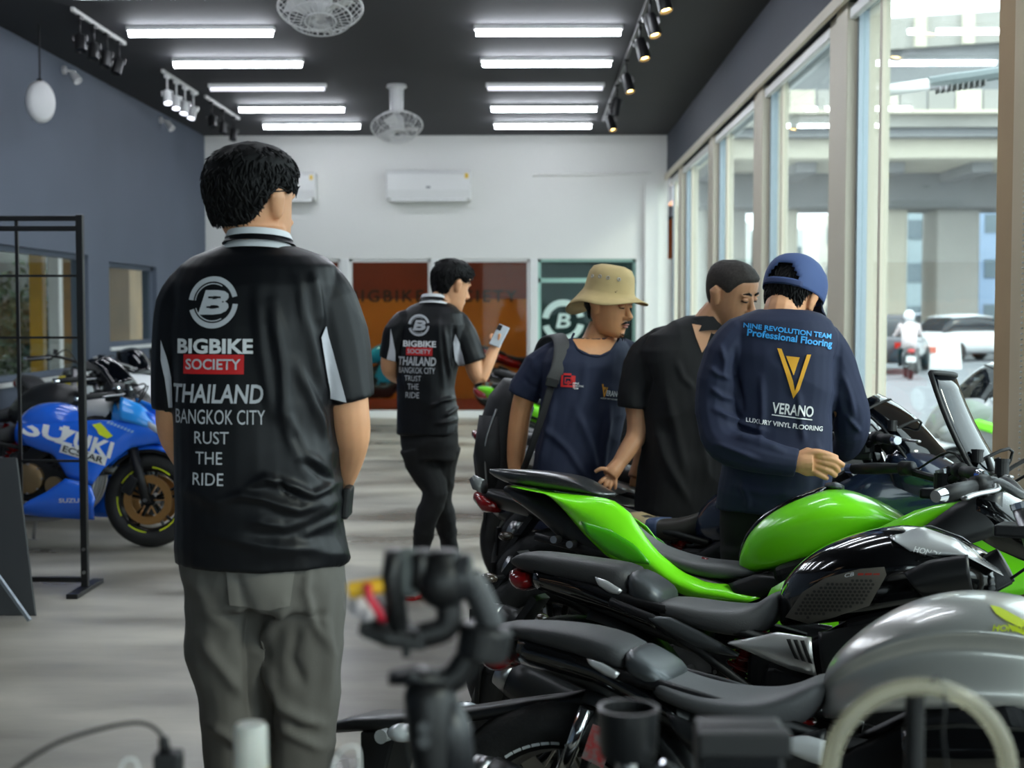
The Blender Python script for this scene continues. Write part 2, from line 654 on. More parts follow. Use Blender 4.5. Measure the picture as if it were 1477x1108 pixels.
# window side: fascia, pilasters, glazing
HW = 3.26
struct('wall_right', [bx(XR - .02, XG + .15, YF, YB, HW, HC)], M_fascia)
struct('trim_9', bx(XR - .05, XR - .02, YF, YB, HW - .02, HW + .05), M_cream)
DP = [-4.8, -1.5, 1.8, 5.12, 8.44, 11.5, 14.6, 17.7]
for i, d in enumerate(DP):
    if d == 5.12:
        struct('trim_%d' % (10 + i), bx(XR, XG + .12, d, d + .58, 0, HW), M_pilaster_shade, bevel=.006)
    else:
        struct('trim_%d' % (10 + i), [bx(XR, XG + .12, d, d + .30, 0, HW), bx(XR + .02, XG + .12, d + .30, d + .58, 0, HW)], M_cream, bevel=.006)
ends = [p for p in DP] + [YB]
for i in range(len(DP)):
    y0, y1 = DP[i] + .58, (DP[i + 1] if i + 1 < len(DP) else YB)
    nwin += 1
    w = bpy.data.objects.new('window_%d' % nwin, None); COL.objects.link(w); w.location = (XG, (y0 + y1) / 2, 0); w['kind'] = 'structure'
    h = (y1 - y0) / 2
    obj('window_frame', [bx(-.03, .03, -h, h, 0, .12), bx(-.03, .03, -h, h, HW - .06, HW), bx(-.03, .03, -h, -h + .05, .12, HW), bx(-.03, .03, h - .05, h, .12, HW)], M_alu, w)
    obj('pane', bx(-.004, .004, -h + .05, h - .05, .12, HW - .06), M_glass, w)
    if 5 < y0:
        obj('mullion', bx(-.022, .022, h * .58, h * .58 + .06, .12, HW - .06), M_cream, w)
        obj('blind_rail', [bx(-.075, -.035, -h, h, HW - .10, HW - .03)], M_whitem, w, bevel=.006)
struct('wall_front', [bx(XL - .2, -1.6, YF - .15, YF, 0, HC), bx(-1.6, XG + .1, YF - .15, YF, 3.0, HC)], M_blue)  # unseen wall; right part left open to let in light from behind
nwin += 1
w = bpy.data.objects.new('window_%d' % nwin, None); COL.objects.link(w); w.location = (.1, YF - .07, 0); w['kind'] = 'structure'
obj('window_frame', [bx(-1.7, 1.83, -.03, .03, 0, .06), bx(-1.7, 1.83, -.03, .03, 2.94, 3.0), bx(-1.7, -1.64, -.03, .03, 0, 3.0), bx(1.77, 1.83, -.03, .03, 0, 3.0), bx(.02, .08, -.03, .03, 0, 3.0)], M_alu, w)
obj('pane', [bx(-1.64, 1.77, -.004, .004, .06, 2.94)], M_glass, w)  # unseen glazing of the opening made for daylight behind the camera
struct('baseboard_left', bx(XL, XL + .02, YF, YB, 0, .1), M_fascia)

# bead chain and blind edge beside the near pilaster
t = thing('roller_blind', 'tan roller blind hanging at the near pilaster, right edge of view', 'blind', (XR - .03, 5.13, HW - .06))
obj('blind_fabric', bx(-.006, .006, -.30, .27, -2.75, 0), mat('cream blind fabric', (214, 198, 168), .8, var=.04, vscale=3), t)
obj('bottom_bar', bx(-.012, .012, -.30, .27, -2.78, -2.74), M_cream, t, bevel=.004)
ch = [ell((-.02, .10, -.05 - k * .02), .005, 6, 4) for k in range(130)]
obj('bead_chain', ch, M_whitem, t, smooth=True)

# ---------------------------------------------------------------- light fittings
M_tube = mat('lit white tube', (240, 246, 255), 0.4, emit=TUBE_E)
M_tubed = mat('dim white tube', (205, 205, 215), 0.4, emit=1.2)
tubeY = [4.5, 6.0, 7.5, 9.0, 10.55, 12.0, 13.5, 15.0, 16.5, 18.0]
rank = ['nearest', 'second nearest', 'third nearest', 'dim fourth', 'fifth', 'farthest']
for side, xc in (('left', -2.78), ('right', .13)):
    first = None
    for i, y in enumerate(tubeY):
        dim = (y == 15.0)
        k = i - (len(tubeY) - 6)
        lab = ('%s tube light of the %s ceiling row in view' % (rank[k], side)) if k >= 0 else 'white ceiling tube light overhead nearer than the view, %s row' % side
        t = thing('tube_light', lab, 'ceiling light', (xc, y, HC), group='ceiling tube lights')
        obj('housing', bx(-.62, .62, -.035, .035, -.04, 0), M_whitem, t, bevel=.005)
        obj('diffuser', tube([(-.6, 0, -.055), (.6, 0, -.055)], .022 if dim else .032, 10), M_tubed if dim else M_tube, t, smooth=True)

def spot(loc, aim, m_body, lit, label, group, r=.045, L=.14, power=0):
    t = thing('track_spotlight', label, 'spotlight', loc, group=group)
    a = Vector(aim).normalized()
    c = Vector((0, 0, -.16))
    obj('stem', cyl((0, 0, 0), c, .010, n=8), m_body, t, smooth=True)
    obj('adapter', bx(-.02, .02, -.05, .05, -.03, 0), m_body, t, bevel=.004)
    obj('yoke', [beam(c + Vector((s * (r + .01), 0, 0)), c + Vector((s * (r + .01), 0, 0)) + a * .05, .008, .02) for s in (-1, 1)] + [beam(c + Vector((-r - .012, 0, 0)), c + Vector((r + .012, 0, 0)), .01, .02)], m_body, t)
    obj('lamp_head', lathe([(-L * .4, 0), (-L * .4, r * .75), (-L * .3, r * .9), (L * .6, r), (L * .6, r * .88), (L * .45, r * .8), (L * .45, 0)], c + a * .05, a, 20), m_body, t, auto=40)
    obj('lens', lathe([(L * .46, 0), (L * .47, r * .5), (L * .46, r * .86)], c + a * .05, a, 16), lit, t, smooth=True)
    return t
M_warm = mat('lit warm lamp', (255, 205, 120), 0.3, emit=22)
M_cool = mat('lit cool lamp', (235, 240, 255), 0.3, emit=7)
M_lensoff = mat('unlit lamp lens', (70, 75, 85), 0.15)
M_track = mat('white track', (190, 190, 188), 0.4)
M_spotw = mat('white spotlight enamel', (215, 215, 215), 0.35)
ZT = HC - .03
def ceil_pt(px, py, z):
    r = ray(px, py)
    return CAM + r * ((z - CAM.z) / r.z)
tracks = [((104, 13), (188, 63), [(120, 22), (139, 35), (152, 42), (177, 58)], 'black', 'nearest left'),
          ((234, 102), (285, 135), [(243, 108), (252, 114), (262, 120), (272, 127)], 'white', 'middle left'),
          ((296, 139), (338, 171), [(305, 147), (314, 154), (325, 162)], 'black', 'farthest left')]
for p0, p1, sp, kind, wh in tracks:
    a, b = ceil_pt(*p0, HC - .02), ceil_pt(*p1, HC - .02)
    b.x = a.x
    tag(obj('lighting_track', beam(a, b, .035, .03), M_track, bevel=.004), 'pale %s lighting track on the dark ceiling' % wh, 'light track', 'ceiling lighting tracks')
    for k, q in enumerate(sp):
        c = ceil_pt(*q, HC - .035)
        c.x = a.x
        c.y = a.y + (b.y - a.y) * (k + .5) / len(sp)
        spot(c, (.15 - .1 * k, -.35, -1), M_black if kind == 'black' else M_spotw, M_lensoff if kind == 'black' else M_cool,
             '%s spotlight %s on the %s ceiling track' % (kind, ['first from the camera', 'second from the camera', 'third from the camera', 'last'][k], wh), 'left track spotlights')
# right track with warm spots
xt = ceil_pt(905, 108, HC - .2).x
tag(obj('lighting_track', beam((xt, 7.5, HC - .018), (xt, 17.8, HC - .018), .035, .03), M_blackm, bevel=.004), 'long black lighting track beside the window fascia', 'light track', 'ceiling lighting tracks')
warm = [(965, 10, 'topmost warm spotlight, at the upper edge of view'), (942, 46, 'second warm spotlight from the top on the right track'),
        (929, 80, 'slim dark spotlight between two warm ones on the right track'), (903, 128, 'bright warm spotlight in the middle of the right track'),
        (877, 160, 'dark cone spotlight hanging low on the right track'), (873, 184, 'last small warm spotlight near the back wall')]
for k, (x, y, lab) in enumerate(warm):
    c = ceil_pt(x, y, HC - .30)
    spot((xt, c.y, HC - .03), (.25, -.25, -1) if k != 4 else (-.2, .1, -1), M_blackm, M_warm if k != 4 else M_lensoff, lab, 'right track spotlights', r=.05, L=.18)
# small white wall spots and pendant disc on the left
def wall_spot(px, py, label):
    c = WX(px, py, XL + .12)
    t = thing('wall_spotlight', label, 'spotlight', c, group='white wall spotlights')
    obj('mount', [cyl((-.12, 0, .07), (-.09, 0, .07), .04, n=12), beam((-.1, 0, .07), (0, 0, .05), .025, .025)], M_spotw, t, smooth=False)
    obj('lamp_head', lathe([(-.06, 0), (-.06, .03), (.05, .045), (.05, .036), (.03, .03), (.03, 0)], (.0, 0, 0), (.6, -.3, -.75), 16), M_spotw, t, auto=40)
wall_spot(109, 112, 'small white spotlight high on the slate wall, nearer one')
wall_spot(245, 182, 'small white spotlight high on the slate wall, near the corner')
c = WX(58, 147, XL + .35)
t = thing('hanging_speaker', 'white oval speaker hanging on a cord by the slate wall', 'speaker', c)
obj('shell', lathe([(-.05, 0), (-.05, .10), (-.02, .13), (.02, .13), (.05, .10), (.05, 0)], (0, 0, 0), (.75, -.66, 0), 28), M_spotw, t, auto=50)
t.children[0].scale = (1, 1, 1.35)
obj('cord', cyl((0, 0, .16), (0, 0, HC - c.z), .008, n=6), M_black, t)
obj('bracket', bx(-.02, .02, -.02, .02, .10, .19), M_black, t, bevel=.003)

def orbit_fan(loc, label, tilt):
    t = thing('orbit_fan', label, 'fan', loc, group='orbit ceiling fans')
    obj('stem', lathe([(0, .0), (0, .10), (-.03, .11), (-.05, .075), (-.28, .07), (-.30, 0)], (0, 0, 0), (0, 0, 1), 20), M_spotw, t, auto=40)
    a = Vector(tilt).normalized()
    c = Vector((0, 0, -.42))
    obj('motor', lathe([(-.12, 0), (-.12, .05), (-.08, .08), (.04, .08), (.07, .04), (.07, 0)], c, a, 20), M_spotw, t, auto=40)
    cage = [torus(c + a * .02, a, .27, .008, 36, 6), torus(c + a * .10, a, .20, .005, 30, 6), torus(c + a * .12, a, .10, .005, 24, 6), torus(c - a * .05, a, .2, .005, 30, 6)]
    s, u = frame_of(a)
    for k in range(28):
        th = 2 * math.pi * k / 28
        d = s * math.cos(th) + u * math.sin(th)
        cage.append(tube([c - a * .07 + d * .09, c - a * .055 + d * .2, c + a * .02 + d * .27, c + a * .10 + d * .2, c + a * .125 + d * .03], .003, 5))
    obj('cage', cage, M_spotw, t, smooth=True)
    for k in range(3):
        th = 2 * math.pi * k / 3 + .4
        d = s * math.cos(th) + u * math.sin(th)
        e = a.cross(d)
        obj('blade', ([c + d * .05 - e * .03 + a * .03, c + d * .05 + e * .03 + a * .05, c + d * .22 + e * .09 + a * .07, c + d * .235 - e * .05 + a * .02],
                      [(0, 1, 2, 3)]), M_spotw, t).modifiers.new('s', 'SOLIDIFY').thickness = .004
    return t
p = ceil_pt(572, 122, HC)
orbit_fan((p.x, p.y, HC), 'white caged orbit fan on the ceiling between the tube rows', (.1, -.45, -.9))
p = ceil_pt(462, 8, HC - .42)
orbit_fan((p.x, p.y, HC), 'white caged orbit fan cut off by the top edge', (.05, -.35, -.9))

def air_conditioner(x0, x1, y0, y1, label):
    a, b = W(x0, y1, YB), W(x1, y0, YB)
    w, h = b.x - a.x, b.z - a.z
    t = thing('air_conditioner', label, 'air conditioner', ((a.x + b.x) / 2, YB, a.z), group='wall air conditioners')
    prof = [(0, .02 * h), (-.16, .0), (-.20, .10 * h), (-.22, .35 * h), (-.22, .85 * h), (-.19, h), (0, h)]
    n = len(prof)
    vs = [Vector((-w / 2, y, z)) for y, z in prof] + [Vector((w / 2, y, z)) for y, z in prof]
    fs = [tuple(range(n)), tuple(range(n, 2 * n))] + [(i, (i + 1) % n, (i + 1) % n + n, i + n) for i in range(n)]
    obj('casing', (vs, fs), M_whitem, t, bevel=.018, segs=3)
    obj('louvre', box((0, -.185, .10 * h), (w * .9, .012, .13), Matrix.Rotation(-.5, 3, 'X')), M_whitem, t, bevel=.004)
    obj('outlet_slot', bx(-w * .45, w * .45, -.20, -.10, .14 * h, .20 * h), mat('dark slot', (70, 74, 78), .6), t)
    obj('energy_label', bx(w * .43, w * .47, -.224, -.219, .72 * h, .88 * h), mat('yellow label', (225, 190, 60), .5), t)
    obj('display', bx(-.03, .03, -.224, -.219, .40 * h, .46 * h), mat('grey display', (120, 125, 130), .3), t)
air_conditioner(559, 680, 247, 291, 'white wall air conditioner in the middle of the back wall')
air_conditioner(346, 458, 250, 291, 'white wall air conditioner beside the head of the man in front')
# unseen tubes added to brighten the display room
M_fill_tube = mat('added display fill tube', (255, 236, 205), .4, emit=60)
for x in (-3.0, -.6):
    t = thing('tube_light', 'added unseen tube light brightening the display room behind the glass, %s one' % ('left' if x < -2 else 'right'), 'ceiling light', (x, 21.0, 2.75), group='added display room tubes')
    obj('housing', bx(-.6, .6, -.03, .03, -.03, 0), M_whitem, t)
    obj('diffuser', tube([(-.58, 0, -.045), (.58, 0, -.045)], .02, 8), M_fill_tube, t, smooth=True)
# ---------------------------------------------------------------- outside the windows
M_road = mat('asphalt', (120, 122, 126), .8, var=.12, vscale=2.0)
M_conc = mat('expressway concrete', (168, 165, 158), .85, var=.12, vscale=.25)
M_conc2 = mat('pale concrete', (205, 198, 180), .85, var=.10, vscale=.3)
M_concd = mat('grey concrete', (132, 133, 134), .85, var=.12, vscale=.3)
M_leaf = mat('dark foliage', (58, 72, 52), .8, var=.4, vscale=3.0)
struct('road', bx(XG + .1, 140, -60, 200, -.5, -.14), M_road)
struct('pavement', bx(XG + .1, 4.6, -20, 45, -.3, -.02), mat('pavement concrete', (172, 170, 164), .8, var=.1, vscale=1.5))
struct('yard', bx(-60, XL - .18, -30, 60, -.4, -.06), mat('yard concrete', (140, 138, 130), .8, var=.1, vscale=.5))
def outb(name, label, cat, geos, m, group=None, **k):
    return tag(obj(name, geos, m, **k), label, cat, group)
Yq = 60.0
def ob_px(x0, y0, x1, y1, Y, dep):
    a, b = W(x0, y1, Y), W(x1, y0, Y)
    return bx(a.x, b.x, Y, Y + dep, a.z, b.z)
def span(y0, y1, Y, dep, x0=2.5, x1=95):
    return bx(x0, x1, Y, Y + dep, W(1300, y1, Y).z, W(1300, y0, Y).z)
t = thing('viaduct', 'concrete expressway viaduct spanning the road outside the windows', 'viaduct', (20, Yq, 0))
t.location = (0, 0, 0)
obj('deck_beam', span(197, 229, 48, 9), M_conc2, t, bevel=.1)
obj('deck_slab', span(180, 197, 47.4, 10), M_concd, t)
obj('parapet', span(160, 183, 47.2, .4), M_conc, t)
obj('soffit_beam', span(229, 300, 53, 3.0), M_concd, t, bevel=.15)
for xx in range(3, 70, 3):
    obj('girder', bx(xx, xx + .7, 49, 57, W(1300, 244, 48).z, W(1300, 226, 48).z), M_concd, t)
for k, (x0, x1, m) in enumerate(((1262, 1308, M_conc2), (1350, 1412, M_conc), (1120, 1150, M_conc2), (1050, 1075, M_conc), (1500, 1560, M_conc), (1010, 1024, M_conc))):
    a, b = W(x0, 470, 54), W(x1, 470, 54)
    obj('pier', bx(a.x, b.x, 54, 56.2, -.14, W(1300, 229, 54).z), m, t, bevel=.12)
t = thing('upper_ramp', 'upper expressway ramp rising past the top of the window', 'viaduct', (0, 0, 0))
obj('ramp_deck', beam((2, 66, 10.2), (85, 66, 15.5), 3.0, 10, side=(0, 0, 1)), M_concd, t, bevel=.1)
obj('ramp_parapet', beam((2, 60.8, 12.3), (85, 60.8, 17.6), 1.3, .4, side=(0, 0, 1)), M_conc, t)
for x in range(4, 84, 2):
    z = 11.65 + (x - 2) * 5.3 / 83
    obj('parapet_post', bx(x, x + .5, 60.4, 60.6, z, z + 1.3), M_conc2, t)
t = thing('noise_barrier', 'pale slatted barrier along the viaduct deck', 'barrier', (0, 0, 0))
for k in range(60):
    x = 3 + k * .9
    zt = W(1300, 130 , 47).z
    obj('panel', bx(x, x + .82, 46.9, 47.05, W(1300, 163, 47).z, zt), M_conc if k % 3 else M_conc2, t)
obj('rail', bx(3, 57, 46.85, 47.1, W(1300, 164, 47).z, W(1300, 159, 47).z), M_conc2, t)
# hazy buildings far away
for k, (x0, y0, x1, h, cc, lab) in enumerate(((1308, 300, 1346, 90, (150, 165, 170), 'glassy mid-rise far between the viaduct piers'), (1412, 290, 1475, 95, (140, 160, 185), 'blue grey office block right of the pier'),
                            (1180, 310, 1262, 96, (215, 208, 195), 'cream shophouse block behind the road'), (1090, 330, 1172, 104, (190, 196, 196), 'pale block seen through the middle windows'),
                            (968, 320, 1084, 104, (205, 208, 204), 'pale block seen through the far windows'))):
    a, b = W(x0, 470, h), W(x1, y0, h)
    t = thing('building', lab, 'building', (a.x, h, -.14))
    bw, bh = b.x - a.x, b.z + .14
    obj('wall', bx(0, bw, 0, 6, 0, bh), mat('building wall %d' % k, cc, .8, var=.08, vscale=.3), t)
    nx, nz = max(2, int(bw / 1.8)), max(2, int(bh / 2.6))
    wm = mat('far window glass', (95, 110, 118), .2)
    gm = None
    for i in range(nx):
        for j in range(nz):
            if gm is None:
                gm = mesh_of('window', bx(-.4, .4, -.06, .02, -.6, .6))
                gm.materials.append(wm)
            o = bpy.data.objects.new('window', gm); COL.objects.link(o); o.parent = t
            o.location = ((i + .5) * bw / nx, 0, (j + .5) * bh / nz)
def car(px, py, Y, cc, label, yaw=0.0):
    p = W(px, 450, Y)
    t = thing('car', label, 'car', (p.x, Y, -.14), (0, 0, yaw), group='cars on the road outside')
    body = mat('car paint %s' % (cc,), cc, .3, coat=.5)
    gl = mat('car glass', (40, 48, 54), .1)
    obj('body', lofts([(-2.1, .85, .45, .7), (-1.95, .95, .3, .85), (-.9, 1.0, .25, .88), (.4, 1.0, .25, .88), (1.5, .92, .27, .86), (2.05, .75, .35, .75), (2.15, .6, .42, .6)], FLATTOP), body, t, smooth=True)
    obj('cabin', lofts([(-1.75, .98, .9, .70), (-1.3, 1.42, .9, .66), (-.3, 1.5, .9, .66), (.5, 1.42, .9, .66), (1.15, 1.0, .9, .74)], FLATTOP), gl, t, smooth=True)
    obj('roof', lofts([(-1.25, 1.44, 1.38, .6), (-.3, 1.53, 1.40, .62), (.45, 1.45, 1.38, .6)], FLATTOP), body, t, smooth=True)
    for x in (-1.3, 1.3):
        for s in (-1, 1):
            obj('wheel', lathe([(-.1, 0), (-.1, .3), (-.07, .33), (.07, .33), (.1, .3), (.1, 0)], (x, s * .78, .33), (0, 1, 0), 20), M_black, t, smooth=True)
    for s in (-1, 1):
        obj('tail_light', bx(-2.13, -2.02, s * .55 - .16, s * .55 + .16, .68, .82), mat('red lamp', (190, 30, 26), .25), t)
car(1398, 0, 46.5, (228, 230, 232), 'white car on the road at the right of the view', .5)
car(1284, 0, 38, (60, 62, 70), 'dark car on the road left of the motorcyclist', 1.2)
car(1342, 0, 66, (110, 125, 150), 'blue grey car queueing beyond the white barrier', .2)
car(1246, 0, 47, (215, 216, 214), 'white car partly behind the window mullion', 1.3)
p = W(1356, 450, 40)
t = thing('road_barrier', 'white plastic road barrier standing on the asphalt', 'barrier', (p.x, 40, -.14))
obj('shell', lofts([(-.55, .9, 0, .25), (-.5, .95, 0, .28), (0, .9, 0, .28), (.5, .95, 0, .28), (.55, .9, 0, .25)], [(0, 1), (.35, 1), (.45, .3), (.9, -.5), (1, -1), (0, -1)]), M_whitem, t)
obj('stripe', bx(-.45, -.15, -.22, -.12, .45, .62), mat('orange stripe', (206, 110, 90), .5), t)
# lamp arm outside the glass
a, b, c2, d = [W(x, y, 9.6) for x, y in ((1232, 138), (1342, 121), (1400, 112), (1500, 96))]
t = thing('floodlight_arm', 'white arm with grey floodlight outside the upper glass', 'floodlight', b)
obj('arm', tube([a - b, Vector((0, 0, 0))], .040, 14), M_whitem, t, smooth=True)
obj('lamp_body', tube([Vector((-.01, 0, 0)), (c2 - b) * .6, c2 - b, d - b], [.046, .05, .045, .04], 8), mat('grey lamp housing', (120, 130, 132), .4), t)
obj('heat_fins', [box((c2 - b) * (.2 + .14 * k) - Vector((0, 0, .05)), (.012, .10, .04)) for k in range(9)], M_concd, t)
p = W(1262, 300, 9.9)
outb('service_pole', 'cream pole standing on the pavement outside the glass', 'pole', [bx(p.x - .05, p.x + .05, 9.85, 9.95, -.02, 3.6), bx(p.x - .12, p.x + .12, 9.78, 10.02, -.02, .03)], M_cream)
# left yard seen through the slate wall's windows
def yb(px0, px1, X, py0, py1, th=.3):
    a, b = WX(px0, py1, X), WX(px1, py0, X)
    return bx(X - th, X, a.y, b.y, -.06, b.z)
a = WX(55, 450, -6.2)
outb('yellow_column', 'yellow painted column outside the left window', 'column', [bx(-6.28, -6.12, a.y - .07, a.y + .07, -.06, 3.5), bx(-6.4, -6.0, a.y - .18, a.y + .18, -.06, .2)], mat('yellow column paint', (224, 168, 36), .5, var=.06))
a = WX(83, 450, -6.8)
outb('white_post', 'white post beyond the yellow column outside', 'post', [bx(-6.9, -6.75, a.y - .09, a.y + .09, -.06, 3.6), bx(-6.95, -6.7, a.y - .14, a.y + .14, -.06, .1)], M_whitem)
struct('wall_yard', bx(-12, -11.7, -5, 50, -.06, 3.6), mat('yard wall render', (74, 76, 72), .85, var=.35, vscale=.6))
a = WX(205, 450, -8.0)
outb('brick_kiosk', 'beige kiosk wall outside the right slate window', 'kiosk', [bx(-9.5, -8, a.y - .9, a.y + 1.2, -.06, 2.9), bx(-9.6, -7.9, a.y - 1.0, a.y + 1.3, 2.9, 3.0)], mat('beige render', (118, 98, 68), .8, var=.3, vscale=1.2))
outb('shade_canopy', 'added canopy roof out of view, darkening the yard outside the left windows', 'canopy', [bx(-10.5, XL - .4, 2, 40, 3.55, 3.7), bx(-10.5, -10.3, 2, 40, 3.3, 3.55)], M_concd)  # added out of view to keep daylight off the yard
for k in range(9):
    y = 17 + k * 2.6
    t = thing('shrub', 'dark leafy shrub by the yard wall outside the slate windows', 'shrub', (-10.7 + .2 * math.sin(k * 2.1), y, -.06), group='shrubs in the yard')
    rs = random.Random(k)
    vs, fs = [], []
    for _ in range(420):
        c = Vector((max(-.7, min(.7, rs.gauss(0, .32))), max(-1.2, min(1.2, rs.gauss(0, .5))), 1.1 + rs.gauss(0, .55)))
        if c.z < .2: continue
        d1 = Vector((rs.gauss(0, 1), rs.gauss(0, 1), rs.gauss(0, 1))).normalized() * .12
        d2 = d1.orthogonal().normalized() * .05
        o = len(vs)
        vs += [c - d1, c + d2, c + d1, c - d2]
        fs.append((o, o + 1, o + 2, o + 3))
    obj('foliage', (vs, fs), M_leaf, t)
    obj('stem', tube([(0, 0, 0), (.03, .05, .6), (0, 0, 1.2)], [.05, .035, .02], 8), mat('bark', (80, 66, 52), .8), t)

# scooter rider on the road
p = W(1311, 450, 34)
t = thing('scooter', 'dark scooter with red tail light ridden away on the road', 'scooter', (p.x, 34, -.14), (0, 0, math.radians(80)))
for x in (-.6, .6):
    obj('wheel', lathe([(-.05, .14), (-.06, .2), (-.04, .25), (.04, .25), (.06, .2), (.05, .14)], (x, 0, .25), (0, 1, 0), 24, True), M_black, t, smooth=True)
obj('body', lofts([(-.75, .72, .55, .08), (-.5, .78, .35, .17), (-.1, .74, .3, .17), (.1, .45, .28, .14), (.4, .5, .28, .14), (.55, .95, .35, .16), (.65, .9, .5, .1)]), mat('scooter black', (30, 30, 34), .3), t, smooth=True)
obj('tail_light', ell((-.76, 0, .68), (.04, .09, .05), 12, 8), mat('red lamp', (190, 30, 26), .25), t, smooth=True)
obj('handlebar', tube([(.5, -.33, 1.0), (.58, 0, 1.02), (.5, .33, 1.0)], .016, 8), M_black, t, smooth=True)
obj('number_plate', bx(-.80, -.78, -.11, .11, .42, .56), M_whitem, t)
r = thing('person', 'scooter rider in pale shirt and helmet out on the road', 'person', (p.x, 34, -.14), (0, 0, math.radians(80)))
obj('body', [tube([(-.22, 0, .72), (-.22, 0, .95), (-.18, 0, 1.2), (-.14, 0, 1.34)], [(.16, .18), (.13, .17), (.13, .20), (.07, .09)], 18, side=(1, 0, 0))] + [tube([(-.15, s * .19, 1.28), (.1, s * .28, 1.05), (.44, s * .3, 1.02)], [.055, .045, .035], 10) for s in (-1, 1)], mat('pale pink shirt', (222, 208, 208), .8), r, smooth=True)
obj('legs', [tube([(-.2, s * .1, .76), (.18, s * .17, .70), (.22, s * .17, .34), (.25, s * .17, .30)], [.085, .07, .05, .04], 12) for s in (-1, 1)], M_black, r, smooth=True)
obj('helmet', ell((-.10, 0, 1.50), (.145, .13, .14), 20, 12), mat('white helmet', (225, 225, 228), .25), r, smooth=True)
# ---------------------------------------------------------------- motorcycles
M_tyre = mat('tyre rubber', (30, 30, 31), .62, bump=.25, bscale=90)
M_rimb = mat('black rim', (26, 26, 28), .35, metal=.4)
M_steel = mat('brushed steel', (170, 170, 172), .3, metal=1.0)
M_chrome = mat('chrome', (215, 218, 222), .08, metal=1.0)
M_disc = mat('brake disc steel', (165, 160, 150), .3, metal=1.0)
M_discg = mat('bronze brake disc', (214, 160, 100), .3, metal=.9)
M_eng = mat('engine black', (34, 34, 36), .45, metal=.5, bump=.1, bscale=120)
M_engm = mat('engine bronze cover', (140, 118, 88), .4, metal=.8)
M_seat_lit = mat('seat vinyl', (84, 84, 86), .5, bump=.12, bscale=240)  # lighter copy of the vinyl; window light on rider seats put into colour
M_seatd = mat('seat vinyl dark', (44, 44, 46), .55, bump=.12, bscale=240)
M_gloss = mat('gloss black paint', (9, 10, 12), .12, coat=1.0)
M_satin = mat('satin black panel', (26, 27, 29), .35)
M_grey = mat('gunmetal panel', (74, 77, 80), .38, metal=.5)
M_silver = mat('silver paint', (188, 187, 182), .30, metal=.45, coat=.7)
M_silverl = mat('pale silver paint', (205, 205, 208), .25, metal=.5, coat=.6)
M_green = mat('lime green paint', (128, 240, 30), .28, coat=.8)
M_carbon = mat('carbon weave', (38, 39, 41), .3, var=.35, vscale=160, coat=.6, stretch=(1, 3, 1))
M_redl = mat('red lamp lens', (128, 16, 18), .15, coat=.6)
M_clear = mat('clear lamp lens', (185, 190, 195), .1, coat=.5)
M_amber = mat('smoked signal lens', (64, 56, 50), .15, coat=.4)
M_gold = mat('gold fork', (196, 152, 62), .3, metal=.9)
M_smoke = glass_mat('smoked screen', tint=(70, 80, 92), refl=1.6, haze=.12, hz=(40, 50, 66))
M_white2 = mat('white decal', (225, 226, 228), .5)
M_yellow = mat('fluorescent yellow decal', (212, 226, 40), .45)
M_blue2 = mat('racing blue paint', (30, 104, 226), .25, coat=.9)
M_bluel = mat('bright blue paint', (44, 150, 240), .25, coat=.9)

def lean_matrix(x, y, yaw, lean):
    return Matrix.Translation((x, y, 0)) @ Matrix.Rotation(math.radians(yaw), 4, 'Z') @ Matrix.Rotation(math.radians(-lean), 4, 'X')

def bike_root(name, label, x, y, yaw, lean, group):
    t = thing(name, label, 'motorcycle', group=group)
    M = lean_matrix(x, y, yaw, lean)
    t.location = M.to_translation()
    t.rotation_mode = 'XYZ'
    t.rotation_euler = M.to_euler()
    return t, M, M.inverted()

def wheel(t, name, x, R, w, rim=None, disc=None, tape=None, twin=False, z=None):
    z = R if z is None else z
    c = (x, 0, z)
    ax = (0, 1, 0)
    o = obj(name, lathe([(-w * .30, R - .105), (-w * .47, R - .085), (-w * .5, R - .055), (-w * .44, R - .026), (-w * .28, R - .007), (0, R), (w * .28, R - .007), (w * .44, R - .026),
                         (w * .5, R - .055), (w * .47, R - .085), (w * .30, R - .105)], c, ax, 56, True), M_tyre, t, auto=50)
    ri = R - .085
    geo = [lathe([(-w * .36, ri + .012), (-w * .38, ri), (-w * .34, ri - .022), (0, ri - .035), (w * .34, ri - .022), (w * .38, ri), (w * .36, ri + .012)], c, ax, 48, True),
           cyl((x, -.06, z), (x, .06, z), .042, n=18)]
    for k in range(5):
        for dd in (-.16, .16):
            th = 2 * math.pi * k / 5 + .3
            p0 = Vector((x + math.cos(th + dd * .6) * .035, 0, z + math.sin(th + dd * .6) * .035))
            p1 = Vector((x + math.cos(th + dd) * (ri - .02), 0, z + math.sin(th + dd) * (ri - .02)))
            geo.append(tube([p0, p1], [(.026, .011), (.018, .009)], 8, side=(0, 1, 0)))
    obj('rim', geo, rim or M_rimb, o, auto=45)
    if disc:
        for s in ((-1, 1) if twin else (-1,)):
            yy = s * (w * .5 + .012)
            obj('brake_disc', [lathe([(yy - .003, .105), (yy - .003, .152), (yy + .003, .152), (yy + .003, .105)], c, ax, 40, True)] +
                [beam(Vector(c) + Vector((math.cos(a) * .04, yy, math.sin(a) * .04)), Vector(c) + Vector((math.cos(a) * .11, yy, math.sin(a) * .11)), .018, .005, side=(0, 1, 0)) for a in [k * math.pi / 3 for k in range(6)]], disc, o)
    if tape:
        m, spans = tape
        yy = -w * .40
        obj('rim_tape', [lathe([(yy, ri - .012), (yy - .004, ri - .012), (yy - .004, ri + .008), (yy, ri + .008)], c, ax, 8, True, math.radians(a0), math.radians(a1)) for a0, a1 in spans], m, o)
    return o

